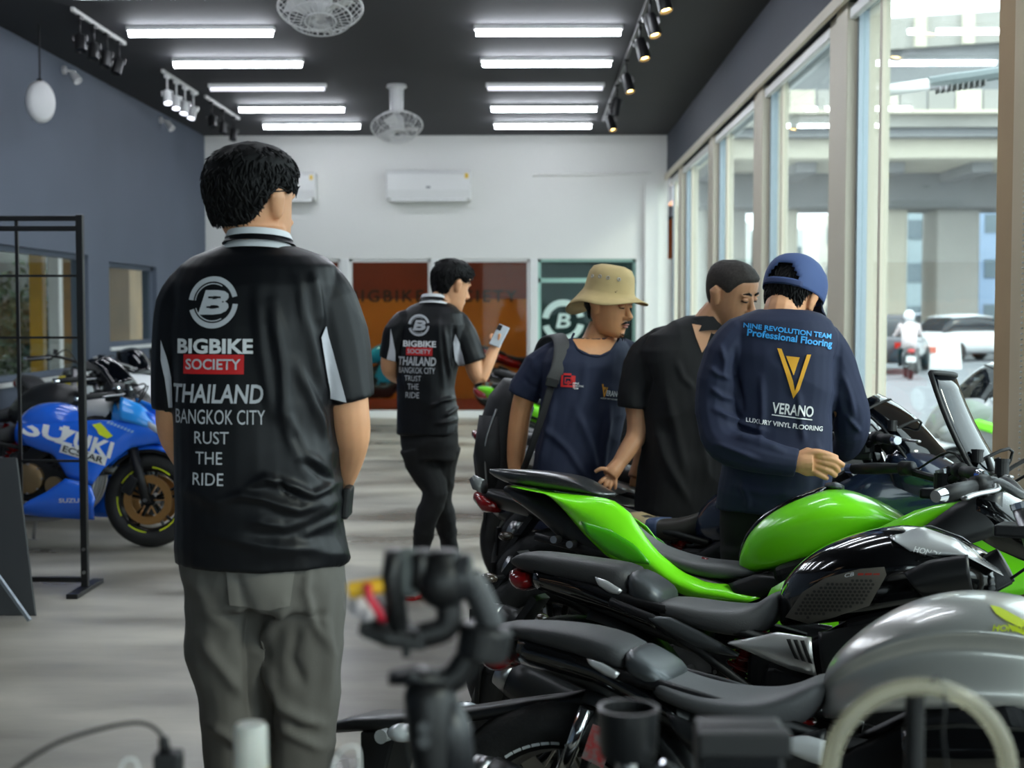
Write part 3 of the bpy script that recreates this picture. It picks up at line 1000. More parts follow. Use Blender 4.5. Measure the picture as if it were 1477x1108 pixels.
def chassis(t, L=1.38, R=.31, wr=.17, wf=.11, fork=None, rim=None, disc=None, discf=None, head=(1.12, .98), tape=None, tapef=None, engine=True, eng_cover=None, exhaust=True, hugger=True, barz=None, bar='clip', plate=True, stand=True, bar_end=None):
    fork = fork or M_steel
    wheel(t, 'rear_wheel', 0, R, wr, rim, disc or M_disc, tape)
    wheel(t, 'front_wheel', L, R - .012, wf, rim, discf or disc or M_disc, tapef, twin=True)
    hx, hz = head
    for s in (-1, 1):
        ft = Vector((hx + .06, s * .10, hz))
        fb = Vector((L, s * .10, R - .012))
        mid = ft.lerp(fb, .5)
        o = obj('fork_leg', cyl(mid, fb - Vector((0, 0, .02)), .03, .028, 16), M_eng, t, smooth=True)
        obj('fork_tube', cyl(ft + (ft - fb).normalized() * .05, mid, .025, n=16), fork, o, smooth=True)
        obj('fork_cap', cyl(ft + (ft - fb).normalized() * .05, ft + (ft - fb).normalized() * .065, .027, n=12), M_chrome, o, smooth=False)
        obj('caliper', box((L - .10, s * .105, R + .08), (.07, .045, .12), Matrix.Rotation(.5, 3, 'Y')), M_eng, o, bevel=.01)
    obj('front_axle', cyl((L, -.14, R - .012), (L, .14, R - .012), .012, n=10), M_steel, t)
    obj('triple_clamp', [box((hx + .03, 0, hz - .01), (.10, .27, .03)), box((hx + .09, 0, hz - .2), (.10, .27, .035))], M_eng, t, bevel=.008)
    obj('front_fender', lathe([(-.075, R - .012), (-.07, R + .01), (-.03, R + .022), (.03, R + .022), (.07, R + .01), (.075, R - .012)], (L, 0, R - .012), (0, 1, 0), 18, False, math.radians(-48), math.radians(62)), M_satin, t, smooth=True).modifiers.new('s', 'SOLIDIFY').thickness = .004
    # frame, swingarm
    for s in (-1, 1):
        obj('frame_spar', tube([(hx, s * .05, hz - .10), (.85, s * .095, .68), (.58, s * .11, .52), (.52, s * .11, .36)], [(.045, .018), (.055, .02), (.05, .02), (.045, .018)], 10, side=(0, 0, 1)), M_eng, t, smooth=True)
        obj('swingarm', tube([(.54, s * .11, .37), (.35, s * .125, .35), (0, s * .13, R)], [(.04, .018), (.038, .016), (.03, .014)], 10, side=(0, 0, 1)), M_eng, t, smooth=True)
        obj('subframe_rail', tube([(.60, s * .10, .60), (.3, s * .10, .66), (-.05, s * .08, .72)], .014, 8), M_eng, t, smooth=True)
        obj('foot_peg', [cyl((.50, s * .15, .36), (.50, s * .26, .36), .012, n=8), box((.50, s * .14, .40), (.12, .012, .10))], M_steel if s < 0 else M_eng, t)
    obj('rear_axle', cyl((0, -.16, R), (0, .16, R), .014, n=12), M_steel, t)
    obj('shock', [cyl((.42, 0, .42), (.50, 0, .68), .02, n=10)] + [torus(Vector((.42, 0, .42)).lerp(Vector((.5, 0, .68)), .2 + .1 * k), (.3, 0, 1), .036, .006, 16, 6) for k in range(7)], M_redl, t, smooth=True)
    if engine:
        e = obj('engine', [box((.72, 0, .40), (.40, .28, .26), Matrix.Rotation(.12, 3, 'Y')), box((.86, 0, .60), (.20, .30, .24), Matrix.Rotation(-.35, 3, 'Y')), box((.60, 0, .50), (.22, .24, .16))], M_eng, t, bevel=.03, segs=3)
        obj('clutch_cover', [lathe([(0, .095), (-.025, .09), (-.035, .07), (-.035, 0)], (.64, -.14, .42), (0, 1, 0), 28), cyl((.80, -.14, .38), (.80, -.165, .38), .055, n=20)], eng_cover or M_eng, e, auto=40)
        obj('cover_bolts', [cyl((.64 + .088 * math.cos(k), -.14, .42 + .088 * math.sin(k)), (.64 + .088 * math.cos(k), -.172, .42 + .088 * math.sin(k)), .007, n=6) for k in [i * .785 for i in range(8)]], M_steel, e)
        obj('cooling_fins', [box((.88, 0, .52 + .025 * k), (.22, .31, .006), Matrix.Rotation(-.35, 3, 'Y')) for k in range(6)], M_eng, e)
        obj('radiator', [box((1.06, 0, .58), (.035, .30, .28), Matrix.Rotation(-.25, 3, 'Y'))], M_satin, t, bevel=.006)
        for s in (-.09, -.03, .03, .09):
            obj('header_pipe', tube(smooth_path([(.95, s, .58), (1.03, s, .48), (.98, s, .28), (.80, s * .6, .18), (.55, s * .4 - .03, .17)], 5), .018, 10), M_steel, t, smooth=True)
    if exhaust:
        o = obj('muffler', tube(smooth_path([(.55, -.10, .20), (.40, -.16, .26), (.15, -.175, .36), (-.12, -.185, .46)], 4), [.03] * 4 + [.045] * 4 + [.055] * 4 + [.05], 14), M_satin, t, smooth=True)
        obj('muffler_tip', tube([(-.12, -.185, .46), (-.16, -.187, .475)], [.048, .036], 14), M_steel, o, smooth=True)
    if hugger:
        obj('rear_hugger', lathe([(-.085, R + .005), (-.07, R + .028), (0, R + .036), (.07, R + .028), (.085, R + .005)], (0, 0, R), (0, 1, 0), 16, False, math.radians(8), math.radians(78)), M_satin, t, smooth=True).modifiers.new('s', 'SOLIDIFY').thickness = .004
    if stand:
        obj('side_stand', [tube([(.58, .13, .26), (.52, .24, .03)], .012, 8), box((.51, .25, .018), (.07, .04, .012))], M_steel, t)
    bz = barz or hz + .02
    if bar == 'flat':
        obj('handlebar', tube(smooth_path([(hx - .10, -.37, bz + .03), (hx - .02, -.22, bz + .06), (hx + .03, -.06, bz + .03), (hx + .03, .06, bz + .03), (hx - .02, .22, bz + .06), (hx - .10, .37, bz + .03)], 4), .011, 10), M_eng, t, smooth=True)
    for s in (-1, 1):
        if bar == 'flat':
            g0, g1 = Vector((hx - .055, s * .29, bz + .045)), Vector((hx - .11, s * .40, bz + .025))
        else:
            g0, g1 = Vector((hx + .04, s * .13, bz)), Vector((hx - .10, s * .34, bz - .03))
            if bar_end:
                bu, bv = bar_end
                g1 = Vector((bu if s < 0 else 2 * hx - bu - .12, s * .30, bv))
                g0 = g1.lerp(Vector((hx + .05, s * .08, bv + .015)), .48)
            obj('clip_on', [cyl(Vector((hx + .05, s * .10, bz - .02)), Vector((hx + .05, s * .10, bz + .03)), .034, n=14), cyl((hx + .05, s * .10, bz), g0, .012, n=10)], M_eng, t)
        o = obj('grip', tube([g0, g0.lerp(g1, .5), g1], [.016, .0185, .0175], 14), M_black, t, smooth=True)
        dd = (g1 - g0).normalized()
        obj('bar_end', cyl(g1, g1 + dd * .028, .017, .014, 14), M_chrome, o, smooth=False)
        obj('switch_box', tube([g0 - dd * .01, g0 - dd * .055], [(.024, .022), (.022, .02)], 10), M_black, o, smooth=True)
        fw = Vector((1, 0, 0))
        p = g0 - dd * .03 + fw * .035
        obj('lever', tube(smooth_path([p, p + dd * .06 + fw * .03, p + dd * .13 + fw * .022, p + dd * .19 + fw * .03], 4), [(.005, .009)] * 13, 8), M_steel, o, smooth=True)
        if s < 0:
            obj('brake_reservoir', [cyl(p + Vector((.01, .03, .025)), p + Vector((.01, .03, .055)), .016, n=16), cyl(p + Vector((.01, .03, .055)), p + Vector((.01, .03, .062)), .018, n=16)], M_black, o)
            obj('brake_hose', tube(smooth_path([p + Vector((0, .04, .02)), p + Vector((.1, .1, .06)), (hx + .14, -.06, bz - .12), (L - .1, -.12, R + .2)], 5), .005, 6), M_black, t, smooth=True)
        else:
            obj('clutch_cable', tube(smooth_path([p, p + Vector((.12, -.12, .05)), (hx + .1, .0, bz - .1), (.85, .1, .6)], 5), .004, 6), M_black, t, smooth=True)
    if plate:
        obj('plate_bracket', [beam((-.12, 0, .66), (-.26, 0, .46), .02, .10), bx(-.27, -.26, -.09, .09, .34, .47)], M_black, t)
        for s in (-1, 1):
            o = obj('turn_signal', ell((-.18, s * .15, .58), (.03, .035, .018), 10, 8), M_amber, t, smooth=True)
            obj('signal_stalk', cyl((-.17, s * .05, .58), (-.18, s * .13, .58), .007, n=6), M_black, o)

def mirror_part(o, t):
    c = o.copy(); COL.objects.link(c); c.parent = t
    c.scale = (1, -1, 1)
    return c

def sport_body(t, paint, paint2, seat=None, screen=True, naked=False, tailh=.93, stripes=None, hl=None):
    seat = seat or M_seatd
    obj('tank', lofts([(.52, .78, .70, .07), (.58, .86, .66, .115), (.70, .955, .66, .15), (.85, .985, .68, .155), (.97, .95, .70, .13), (1.05, .90, .76, .09)]), paint, t, smooth=True, sub=1)
    obj('tank_cap', cyl((.86, 0, .975), (.86, 0, .995), .04, n=18), M_chrome, t)
    obj('rider_seat', lofts([(.16, .82, .74, .10), (.22, .80, .72, .125), (.34, .765, .69, .13), (.46, .765, .68, .115), (.55, .80, .70, .08), (.59, .83, .74, .06)], FLATTOP), seat, t, smooth=True, sub=1)
    obj('pillion_seat', lofts([(-.24, tailh, tailh - .03, .06), (-.18, tailh + .012, tailh - .05, .09), (-.02, tailh - .02, tailh - .10, .10), (.12, tailh - .075, .78, .10), (.18, tailh - .11, .76, .09)], FLATTOP), seat, t, smooth=True, sub=1)
    obj('tail_cowl', lofts([(-.36, tailh - .02, tailh - .06, .03), (-.28, tailh - .01, tailh - .10, .075), (-.10, tailh - .05, .74, .115), (.08, .82, .66, .13), (.25, .74, .60, .14), (.42, .70, .58, .13)], WEDGE), paint2, t, smooth=True, sub=1)
    obj('tail_light', lofts([(-.375, tailh - .03, tailh - .07, .04), (-.33, tailh - .04, tailh - .11, .065), (-.27, tailh - .06, tailh - .11, .06)]), M_redl, t, smooth=True)
    if not naked:
        for s in (-1, 1):
            obj('side_fairing', skin([(.78, .70), (1.0, .80), (1.22, .92), (1.46, .86), (1.56, .74)], [(.62, .34), (.82, .30), (1.02, .44), (1.22, .62), (1.52, .68)], (.20, .17), .03, 18, 8, s, (.03, .12)), paint, t, smooth=True)
            obj('belly_pan', skin([(.34, .26), (.60, .36), (.84, .34), (1.02, .46)], [(.30, .20), (.60, .15), (.90, .16), (1.04, .34)], (.18, .10), .03, 14, 6, s), paint2, t, smooth=True)
        obj('nose', lofts([(1.20, 1.00, .74, .20), (1.32, 1.00, .72, .20), (1.44, .94, .70, .17), (1.54, .84, .68, .11), (1.59, .76, .69, .05)], WEDGE), paint, t, smooth=True, sub=1)
        for s in (-1, 1):
            obj('headlight', ell((1.50, s * .085, .77), (.05, .055, .03), 14, 8, Matrix.Rotation(.5, 3, 'Y')), M_clear, t, smooth=True)
        if screen:
            vs, fs = [], []
            for i in range(7):
                f = i / 6
                for j in range(11):
                    a = (j / 10 - .5) * 2
                    wd = .17 - .05 * f
                    vs.append(Vector((1.42 - .24 * f - .10 * a * a * (1 - .3 * f), a * wd, .96 + .20 * f + .03 * math.sin(f * 3) - .05 * a * a)))
            for i in range(6):
                for j in range(10):
                    fs.append((i * 11 + j, i * 11 + j + 1, i * 11 + j + 12, i * 11 + j + 11))
            o = obj('windscreen', (vs, fs), M_smoke, t, smooth=True)
            o.modifiers.new('s', 'SOLIDIFY').thickness = .004
            obj('screen_edge', tube([vs[j] for j in range(0, 66, 11)] + [vs[55 + j] for j in range(11)] + [vs[10 + 11 * k] for k in reversed(range(6))], .005, 6), M_black, o, smooth=True)
        obj('dashboard', box((1.22, 0, .99), (.05, .20, .10), Matrix.Rotation(-.7, 3, 'Y')), M_black, t, bevel=.015)
    else:
        obj('headlight', [lathe([(-.07, 0), (-.06, .06), (.0, .088), (.05, .088), (.05, .08), (.045, 0)], (1.30, 0, .86), (1, 0, -.12), 24)], hl or M_satin, t, auto=40)
        obj('headlight_lens', lathe([(.052, 0), (.056, .05), (.05, .08)], (1.30, 0, .86), (1, 0, -.12), 24), M_clear, t, smooth=True)
        for s in (-1, 1):
            obj('radiator_shroud', skin([(.86, .78), (1.02, .84), (1.16, .82)], [(.88, .64), (1.02, .56), (1.14, .66)], (.15, .14), .03, 10, 6, s, (0, .03)), paint2, t, smooth=True)
        obj('dashboard', box((1.20, 0, 1.05), (.03, .13, .09), Matrix.Rotation(-.7, 3, 'Y')), M_black, t, bevel=.015)

# ---- pixel-measured bodywork: photo outline -> side-view metres on the machine's own plane
def P(Mi, pts, yo=0.0):
    return [uv_of(Mi, x, y, -yo) for x, y in pts]
def PL(Mi, rows):
    """rows: x, y top, y bottom, half width -> loft stations."""
    out = []
    for x, yt, yb_, w in rows:
        a, b = uv_of(Mi, x, yt, 0), uv_of(Mi, x, yb_, -w * .8)
        out.append((a[0], a[0] * .0 + a[0], a[1], b[1], w))
    return out
def PS(Mi, top, bot, yo, **k):
    return skin(P(Mi, top, yo[0]), P(Mi, bot, yo[1]), yo, **k)

GR = 'motorcycles parked along the windows'
BY, BL = -22, 6
# ---- A: silver naked machine, nearest
t, M, Mi = bike_root('motorcycle', 'silver naked motorcycle with yellow wing emblem, nearest in the right row', .07, 3.0, BY, BL, GR)
bikeA = t
chassis(t, tape=(M_white2, [(-37, -32), (-31, -26), (-25, -20), (-19, -14), (-13, -8), (-7, -2)]), bar='flat', head=(1.10, .92), barz=.98, plate=False)
obj('pillion_seat', loft(PL(Mi, [(716, 903, 912, .05), (728, 895, 920, .075), (790, 897, 934, .10), (850, 903, 950, .105), (900, 917, 972, .105), (932, 937, 985, .10)]), FLATTOP), M_seatd, t, smooth=True, sub=1)
obj('seat_band', loft(PL(Mi, [(915, 924, 978, .108), (935, 936, 990, .11), (950, 944, 1000, .112), (985, 968, 1012, .11)]), FLATTOP), M_grey, t, smooth=True, sub=1)
obj('rider_seat', loft(PL(Mi, [(948, 960, 1005, .10), (985, 978, 1022, .125), (1030, 992, 1040, .135), (1080, 998, 1054, .14), (1120, 997, 1062, .135), (1155, 986, 1058, .12), (1182, 972, 1040, .10), (1203, 978, 1012, .08)]), FLATTOP), M_seat_lit, t, smooth=True, sub=2)
tankA = obj('tank', loft(PL(Mi, [(1190, 968, 1040, .06), (1208, 938, 1042, .10), (1240, 908, 1040, .135), (1285, 878, 1036, .165), (1340, 856, 1032, .18), (1400, 848, 1030, .18), (1470, 856, 1034, .17), (1540, 880, 1030, .14), (1590, 912, 1010, .10)]),
    [(0, 1), (.38, .95), (.68, .78), (.88, .52), (.92, .36), (.80, .22), (.74, .05), (.82, -.25), (.92, -.6), (.90, -.9), (.6, -1)]), M_silver, t, smooth=True, sub=2)
for s in (-1, 1):
    obj('tail_panel', PS(Mi, [(748, 922), (800, 935), (860, 952), (915, 984), (975, 1022)], [(752, 958), (800, 972), (860, 992), (910, 1018), (985, 1050)], (.09, .07), bulge=.02, sgn=s), M_gloss, t, smooth=True)
    obj('grab_highlight', PS(Mi, [(846, 950), (870, 958), (893, 972)], [(853, 962), (872, 974), (887, 980)], (.118, .115), bulge=.004, cols=8, rows=4, sgn=s), M_silverl, t, smooth=True)  # pale patch painted for the highlight on the grab rail
    obj('side_panel', PS(Mi, [(960, 1028), (1040, 1062), (1110, 1072), (1190, 1052)], [(1000, 1090), (1060, 1120), (1120, 1140), (1190, 1110)], (.14, .12), bulge=.02, sgn=s), M_satin, t, smooth=True)
    obj('side_accent', PS(Mi, [(1128, 1066), (1160, 1062), (1190, 1070)], [(1140, 1088), (1170, 1100), (1184, 1104)], (.165, .15), bulge=.004, cols=8, rows=4, sgn=s), M_white2, t, smooth=True)
    obj('radiator_shroud', PS(Mi, [(1300, 1050), (1390, 1044), (1500, 1052)], [(1310, 1120), (1390, 1130), (1490, 1120)], (.17, .16), bulge=.03, sgn=s), M_gloss, t, smooth=True)
obj('tail_light', loft(PL(Mi, [(708, 938, 952, .05), (714, 930, 968, .075), (732, 929, 976, .088), (750, 932, 968, .085)])), M_redl, t, smooth=True, sub=1)
obj('tail_core', loft(PL(Mi, [(722, 905, 945, .05), (780, 918, 968, .075), (860, 935, 1000, .085), (940, 965, 1040, .09), (1010, 1000, 1070, .09)])), M_satin, t, smooth=True)
# long rear fender carrying the plate
fp = P(Mi, [(905, 985), (820, 1000), (740, 1010), (660, 1022), (590, 1026), (530, 1028), (480, 1042), (465, 1050)])
fl = P(Mi, [(905, 1010), (830, 1024), (745, 1030), (665, 1042), (600, 1052), (545, 1050), (490, 1054), (466, 1053)])
o = obj('rear_fender', loft([(a[0], b[0], a[1], b[1], w) for a, b, w in zip(fp, fl, [.05, .05, .055, .06, .075, .08, .06, .03])], FLATTOP), M_satin, t, smooth=True)
pl = P(Mi, [(540, 1048), (590, 1050), (575, 1110), (560, 1160), (540, 1150)])
obj('plate_holder', prism(pl, -.07, .07), M_satin, t, bevel=.006)
a = uv_of(Mi, 552, 1062, -.09)
obj('side_reflector', [cyl((a[0], -.07, a[1]), (a[0], -.10, a[1]), .016, n=14)], M_clear, o, smooth=False)
for s in (-1, 1):
    a = uv_of(Mi, 628, 1040, 0)
    q = obj('turn_signal', ell((a[0], s * .16, a[1]), (.035, .04, .02), 12, 8), M_clear, t, smooth=True)
    obj('signal_stalk', cyl((a[0], s * .05, a[1]), (a[0], s * .13, a[1]), .009, n=8), M_black, q)
rw = [o for o in t.children if o.name.startswith('rear_wheel')][0]
for k, ch in enumerate('HONDA'):
    an = math.radians(-62 + k * 5.4)
    bm = text_mesh(ch, bold=.04, width=.017, height=.019)
    R_ = Matrix.Translation((0, -.074, .31)) @ Matrix.Rotation(an, 4, 'Y') @ Matrix.Translation((-.0085, 0, .212)) @ Matrix.Rotation(math.pi / 2, 4, 'X')
    bmesh.ops.transform(bm, matrix=R_, verts=bm.verts)
    me = bpy.data.meshes.new('rim_letter'); bm.to_mesh(me); bm.free()
    obj('rim_letter', me, M_white2, rw)
# chain guard sticker block and monoshock reservoir near the hub
a = uv_of(Mi, 832, 1062, -.10)
obj('shock_reservoir', cyl((a[0] - .03, -.10, a[1] - .08), (a[0] + .02, -.10, a[1] + .06), .016, n=14), M_chrome, t, smooth=True)
a = uv_of(Mi, 865, 1075, -.12)
obj('caution_sticker', box((a[0], -.13, a[1]), (.05, .004, .075), Matrix.Rotation(.3, 3, 'Y')), mat('sticker print', (180, 178, 176), .5, var=.5, vscale=60, rgb2=(160, 30, 30)), t)
vdir = lambda p: (p - CAM).normalized()
bpy.context.view_layer.update()
wing = [[(0, 0), (14, -3), (50, -22), (62, -34), (40, -30), (22, -22), (8, -12)], [(24, -26), (58, -40), (66, -46), (52, -44), (34, -36)]]
decal('wing_emblem', poly_bm(wing), lambda x, y: W(1428 + x, 874 - y, 2.6), tankA, M_yellow, bikeA, vdir, off=.002, cut=.6)
decal('tank_lettering', text_mesh('HONDA', bold=.03, shear=.2, width=52, height=9), px_place((1431, 911), (1500, 914), 2.6), tankA, M_yellow, bikeA, vdir, off=.003, cut=.6)

# ---- B: black naked machine
t, M, Mi = bike_root('motorcycle', 'black naked motorcycle with honeycomb tank pad, second in the right row', .11, 3.82, BY, BL, GR)
bikeB = t
chassis(t, bar='flat', head=(1.10, .93), barz=.98, plate=True)
obj('pillion_seat', loft(PL(Mi, [(743, 808, 812, .05), (755, 798, 820, .075), (768, 794, 828, .085), (800, 797, 836, .10), (865, 806, 850, .10), (905, 811, 866, .10), (928, 821, 874, .095)]), FLATTOP), M_seatd, t, smooth=True, sub=1)
obj('seat_band', loft(PL(Mi, [(914, 815, 868, .103), (935, 826, 880, .105), (950, 836, 886, .105), (972, 852, 890, .10)]), FLATTOP), M_grey, t, smooth=True, sub=1)
obj('rider_seat', loft(PL(Mi, [(955, 862, 890, .10), (985, 862, 900, .12), (1020, 868, 912, .13), (1055, 872, 920, .135), (1085, 873, 923, .13), (1105, 864, 918, .115), (1120, 851, 905, .10), (1133, 855, 885, .08)]), FLATTOP), M_seat_lit, t, smooth=True, sub=2)
tankB = obj('tank', loft(PL(Mi, [(1128, 846, 905, .05), (1140, 826, 908, .09), (1172, 794, 908, .13), (1222, 771, 904, .16), (1274, 758, 898, .172), (1320, 755, 888, .17), (1360, 766, 880, .155), (1410, 786, 872, .12), (1448, 812, 862, .09)]),
    [(0, 1), (.4, .95), (.72, .76), (.92, .45), (1, .1), (.95, -.3), (.90, -.7), (.75, -1)]), M_gloss, t, smooth=True, sub=2)
for s in (-1, 1):
    obj('tail_panel', PS(Mi, [(770, 822), (830, 834), (880, 856), (940, 882)], [(775, 850), (830, 868), (880, 884), (950, 912)], (.085, .08), bulge=.02, sgn=s), M_gloss, t, smooth=True)
    obj('grab_highlight', PS(Mi, [(858, 832), (875, 838), (897, 852)], [(864, 846), (880, 856), (892, 858)], (.112, .11), bulge=.004, cols=8, rows=4, sgn=s), M_silverl, t, smooth=True)  # highlight on this grab rail, painted as a pale patch
    obj('frame_cover', PS(Mi, [(936, 889), (965, 890), (1010, 912), (1066, 944)], [(940, 896), (962, 918), (1000, 938), (1064, 948)], (.135, .13), bulge=.012, sgn=s), M_grey, t, smooth=True)
    pv = obj('side_panel', PS(Mi, [(1050, 926), (1085, 920), (1120, 912), (1170, 920)], [(1054, 930), (1100, 950), (1140, 966), (1178, 976)], (.15, .14), bulge=.015, sgn=s), M_silverl, t, smooth=True)
    for k in range(3):
        x = 1134 + k * 10
        obj('vent', PS(Mi, [(x, 922 + k), (x + 6, 922 + k)], [(x + 12, 950 + k * 3), (x + 18, 952 + k * 3)], (.172, .165), bulge=.002, cols=4, rows=5, sgn=s, thick=.004), M_black, pv, smooth=True)
    obj('tank_shroud', PS(Mi, [(1303, 826), (1340, 808), (1396, 800)], [(1330, 860), (1366, 860), (1403, 852)], (.178, .165), bulge=.02, sgn=s), M_satin, t, smooth=True)
    cv = obj('tank_cover', PS(Mi, [(1284, 770), (1330, 760), (1380, 778), (1440, 820)], [(1286, 778), (1320, 800), (1390, 802), (1446, 832)], (.08, .15), bulge=.02, sgn=s, ends=(0, .03)), M_silverl, t, smooth=True)
    covB = cv if s == -1 else covB
    obj('lower_panel', PS(Mi, [(1180, 912), (1240, 902), (1300, 888)], [(1190, 990), (1240, 1000), (1300, 990)], (.15, .14), bulge=.02, sgn=s), M_satin, t, smooth=True)
    obj('frame_bar', tube([Vector((a[0], s * .13, a[1])) for a in P(Mi, [(880, 868), (940, 892), (1010, 940), (1090, 1000)], .13)], .012, 8), M_eng, t, smooth=True)
obj('tail_light', loft(PL(Mi, [(742, 820, 832, .05), (750, 817, 852, .075), (768, 819, 858, .088), (784, 824, 848, .085)])), M_redl, t, smooth=True, sub=1)
obj('tail_core', loft(PL(Mi, [(755, 815, 840, .05), (800, 826, 856, .075), (880, 846, 890, .085), (950, 876, 920, .09), (1020, 905, 950, .09)])), M_satin, t, smooth=True)
bpy.context.view_layer.update()
pad = [[(1134, 890), (1159, 854), (1191, 834), (1241, 821), (1276, 818), (1279, 829), (1254, 873), (1200, 890), (1166, 898)]]
pad = [[(x, -y) for x, y in p] for p in pad]
M_pad = mat('rubber tank pad', (104, 99, 92), .6)
pd = decal('tank_pad', poly_bm(pad), lambda x, y: W(x, -y, 3.4), tankB, M_pad, bikeB, vdir, off=.004, cut=.7)
hexs = []
def inpoly(x, y, p):
    c = False
    for i in range(len(p)):
        (x1, y1), (x2, y2) = p[i], p[i - 1]
        if (y1 > y) != (y2 > y) and x < (x2 - x1) * (y - y1) / (y2 - y1) + x1:
            c = not c
    return c
inn = [(1146, -886), (1166, -856), (1195, -840), (1240, -836), (1262, -836), (1264, -846), (1246, -870), (1195, -884), (1166, -890)]
for r in range(14):
    for q in range(24):
        x, y = 1138 + q * 6.4 + (r % 2) * 3.2, -832 - r * 5.2
        if inpoly(x, y, inn):
            hexs.append([(x + 2.5 * math.cos(a), y + 2.1 * math.sin(a)) for a in [k * math.pi / 3 for k in range(6)]])
decal('honeycomb', poly_bm(hexs), lambda x, y: W(x, -y, 3.4), tankB, mat('honeycomb recess', (52, 50, 48), .5), pd, vdir, off=.0065, cut=.7)
decal('tank_lettering', text_mesh('CB', bold=.02, shear=.3, width=14, height=5), px_place((1220, 833), (1242, 829), 3.4), tankB, M_white2, bikeB, vdir, off=.007, cut=.7)
decal('tank_flash', poly_bm([[(0, 0), (8, 0), (9, 3), (1, 3)], [(10, 0), (20, 0), (21, 3), (11, 3)], [(22, 0), (31, 0), (32, 2.4), (23, 2.4)]]), px_place((1238, 830), (1272, 829), 3.4), tankB, mat('red lettering', (170, 50, 40), .5), bikeB, vdir, off=.007, cut=.7)
cover = covB
decal('cover_lettering', text_mesh('HONDA', bold=.03, shear=.2, width=42, height=8), px_place((1317, 796), (1362, 806), 3.4), cover, M_white2, bikeB, vdir, off=.003, cut=.7)

# ---- C: lime green sport machine
t, M, Mi = bike_root('motorcycle', 'lime green sport motorcycle with carbon tail in the right row', .06, 4.55, BY, BL, GR)
bikeC = t
chassis(t, bar='clip', head=(1.17, .93), plate=True, bar_end=uv_of(Mi, 1413, 685, -.30))
obj('tail_hump', loft(PL(Mi, [(705, 676, 680, .03), (735, 676, 698, .075), (767, 677, 704, .10), (819, 682, 711, .11), (845, 690, 714, .105), (868, 706, 717, .095), (884, 712, 719, .08)]), FLATTOP), M_carbon, t, smooth=True, sub=1)
for s in (-1, 1):
    dq = 0 if s < 0 else 26
    ft = obj('tail_fairing', PS(Mi, [(735, 700 + dq * .2), (787, 710 + dq * .3), (840, 715 + dq), (879, 720 + dq), (905, 738 + dq), (931, 776 + dq), (948, 797 + dq), (983, 825 + dq * .7), (1021, 841 + dq * .5), (1050, 843 + dq * .5), (1105, 860)],
        [(737, 704), (787, 714), (812, 738), (842, 773), (876, 805), (925, 819), (950, 840), (972, 853), (1000, 864), (1026, 869), (1072, 872)], (.115, .125), bulge=.03, cols=30, rows=9, sgn=s, ends=(.03, 0)), M_green, t, smooth=True)
    obj('fairing_inlay', PS(Mi, [(838, 752), (880, 764), (915, 786), (938, 812)], [(846, 770), (872, 796), (905, 812), (936, 814)], (.150, .150), bulge=.004, cols=14, rows=5, sgn=s, thick=.006), mat('deep green panel', (62, 158, 14), .3, coat=.6), ft, smooth=True)
    obj('knee_panel', PS(Mi, [(1050, 842), (1090, 828), (1135, 832)], [(1072, 872), (1110, 862), (1140, 850)], (.13, .13), bulge=.01, cols=10, rows=5, sgn=s), M_satin, t, smooth=True)
obj('rider_seat', loft(PL(Mi, [(900, 742, 770, .06), (925, 768, 795, .08), (945, 783, 806, .09), (965, 792, 816, .10), (1000, 804, 832, .115), (1040, 809, 840, .125), (1075, 811, 838, .115), (1102, 822, 830, .09)]), FLATTOP), M_seat_lit, t, smooth=True, sub=2)
tankC = obj('tank', loft(PL(Mi, [(1070, 806, 826, .06), (1082, 766, 830, .10), (1111, 738, 830, .135), (1144, 719, 824, .155), (1183, 707, 812, .165), (1210, 702, 800, .165), (1250, 714, 782, .155), (1290, 733, 768, .12), (1312, 752, 762, .08)]),
    [(0, 1), (.35, .97), (.66, .82), (.90, .5), (1, .15), (.95, -.25), (.84, -.7), (.70, -1)]), M_green, t, smooth=True, sub=2)
obj('tank_cap', loft(PL(Mi, [(1192, 697, 706, .03), (1205, 695, 706, .045), (1216, 700, 708, .03)])), M_grey, t, smooth=True)
obj('tail_light', loft(PL(Mi, [(737, 706, 716, .04), (760, 716, 732, .07), (790, 722, 744, .07), (806, 734, 742, .06)])), M_redl, t, smooth=True, sub=1)
obj('tail_core', loft(PL(Mi, [(735, 700, 712, .05), (790, 712, 752, .085), (840, 722, 800, .095), (900, 760, 840, .10), (980, 822, 880, .11), (1060, 848, 900, .12)])), M_satin, t, smooth=True)
o = obj('turn_signal', loft(PL(Mi, [(700, 690, 694, .01), (706, 685, 706, .02), (720, 692, 712, .03)])), mat('grey signal lens', (104, 106, 108), .2), t, smooth=True)
o.location = (0, -.12, 0)
mirror_part(o, t)
obj('hanger_bolts', [cyl((a[0], -.10, a[1]), (a[0], -.15, a[1]), .012, n=10) for a in P(Mi, [(803, 778), (826, 785)], .12)], M_steel, t)
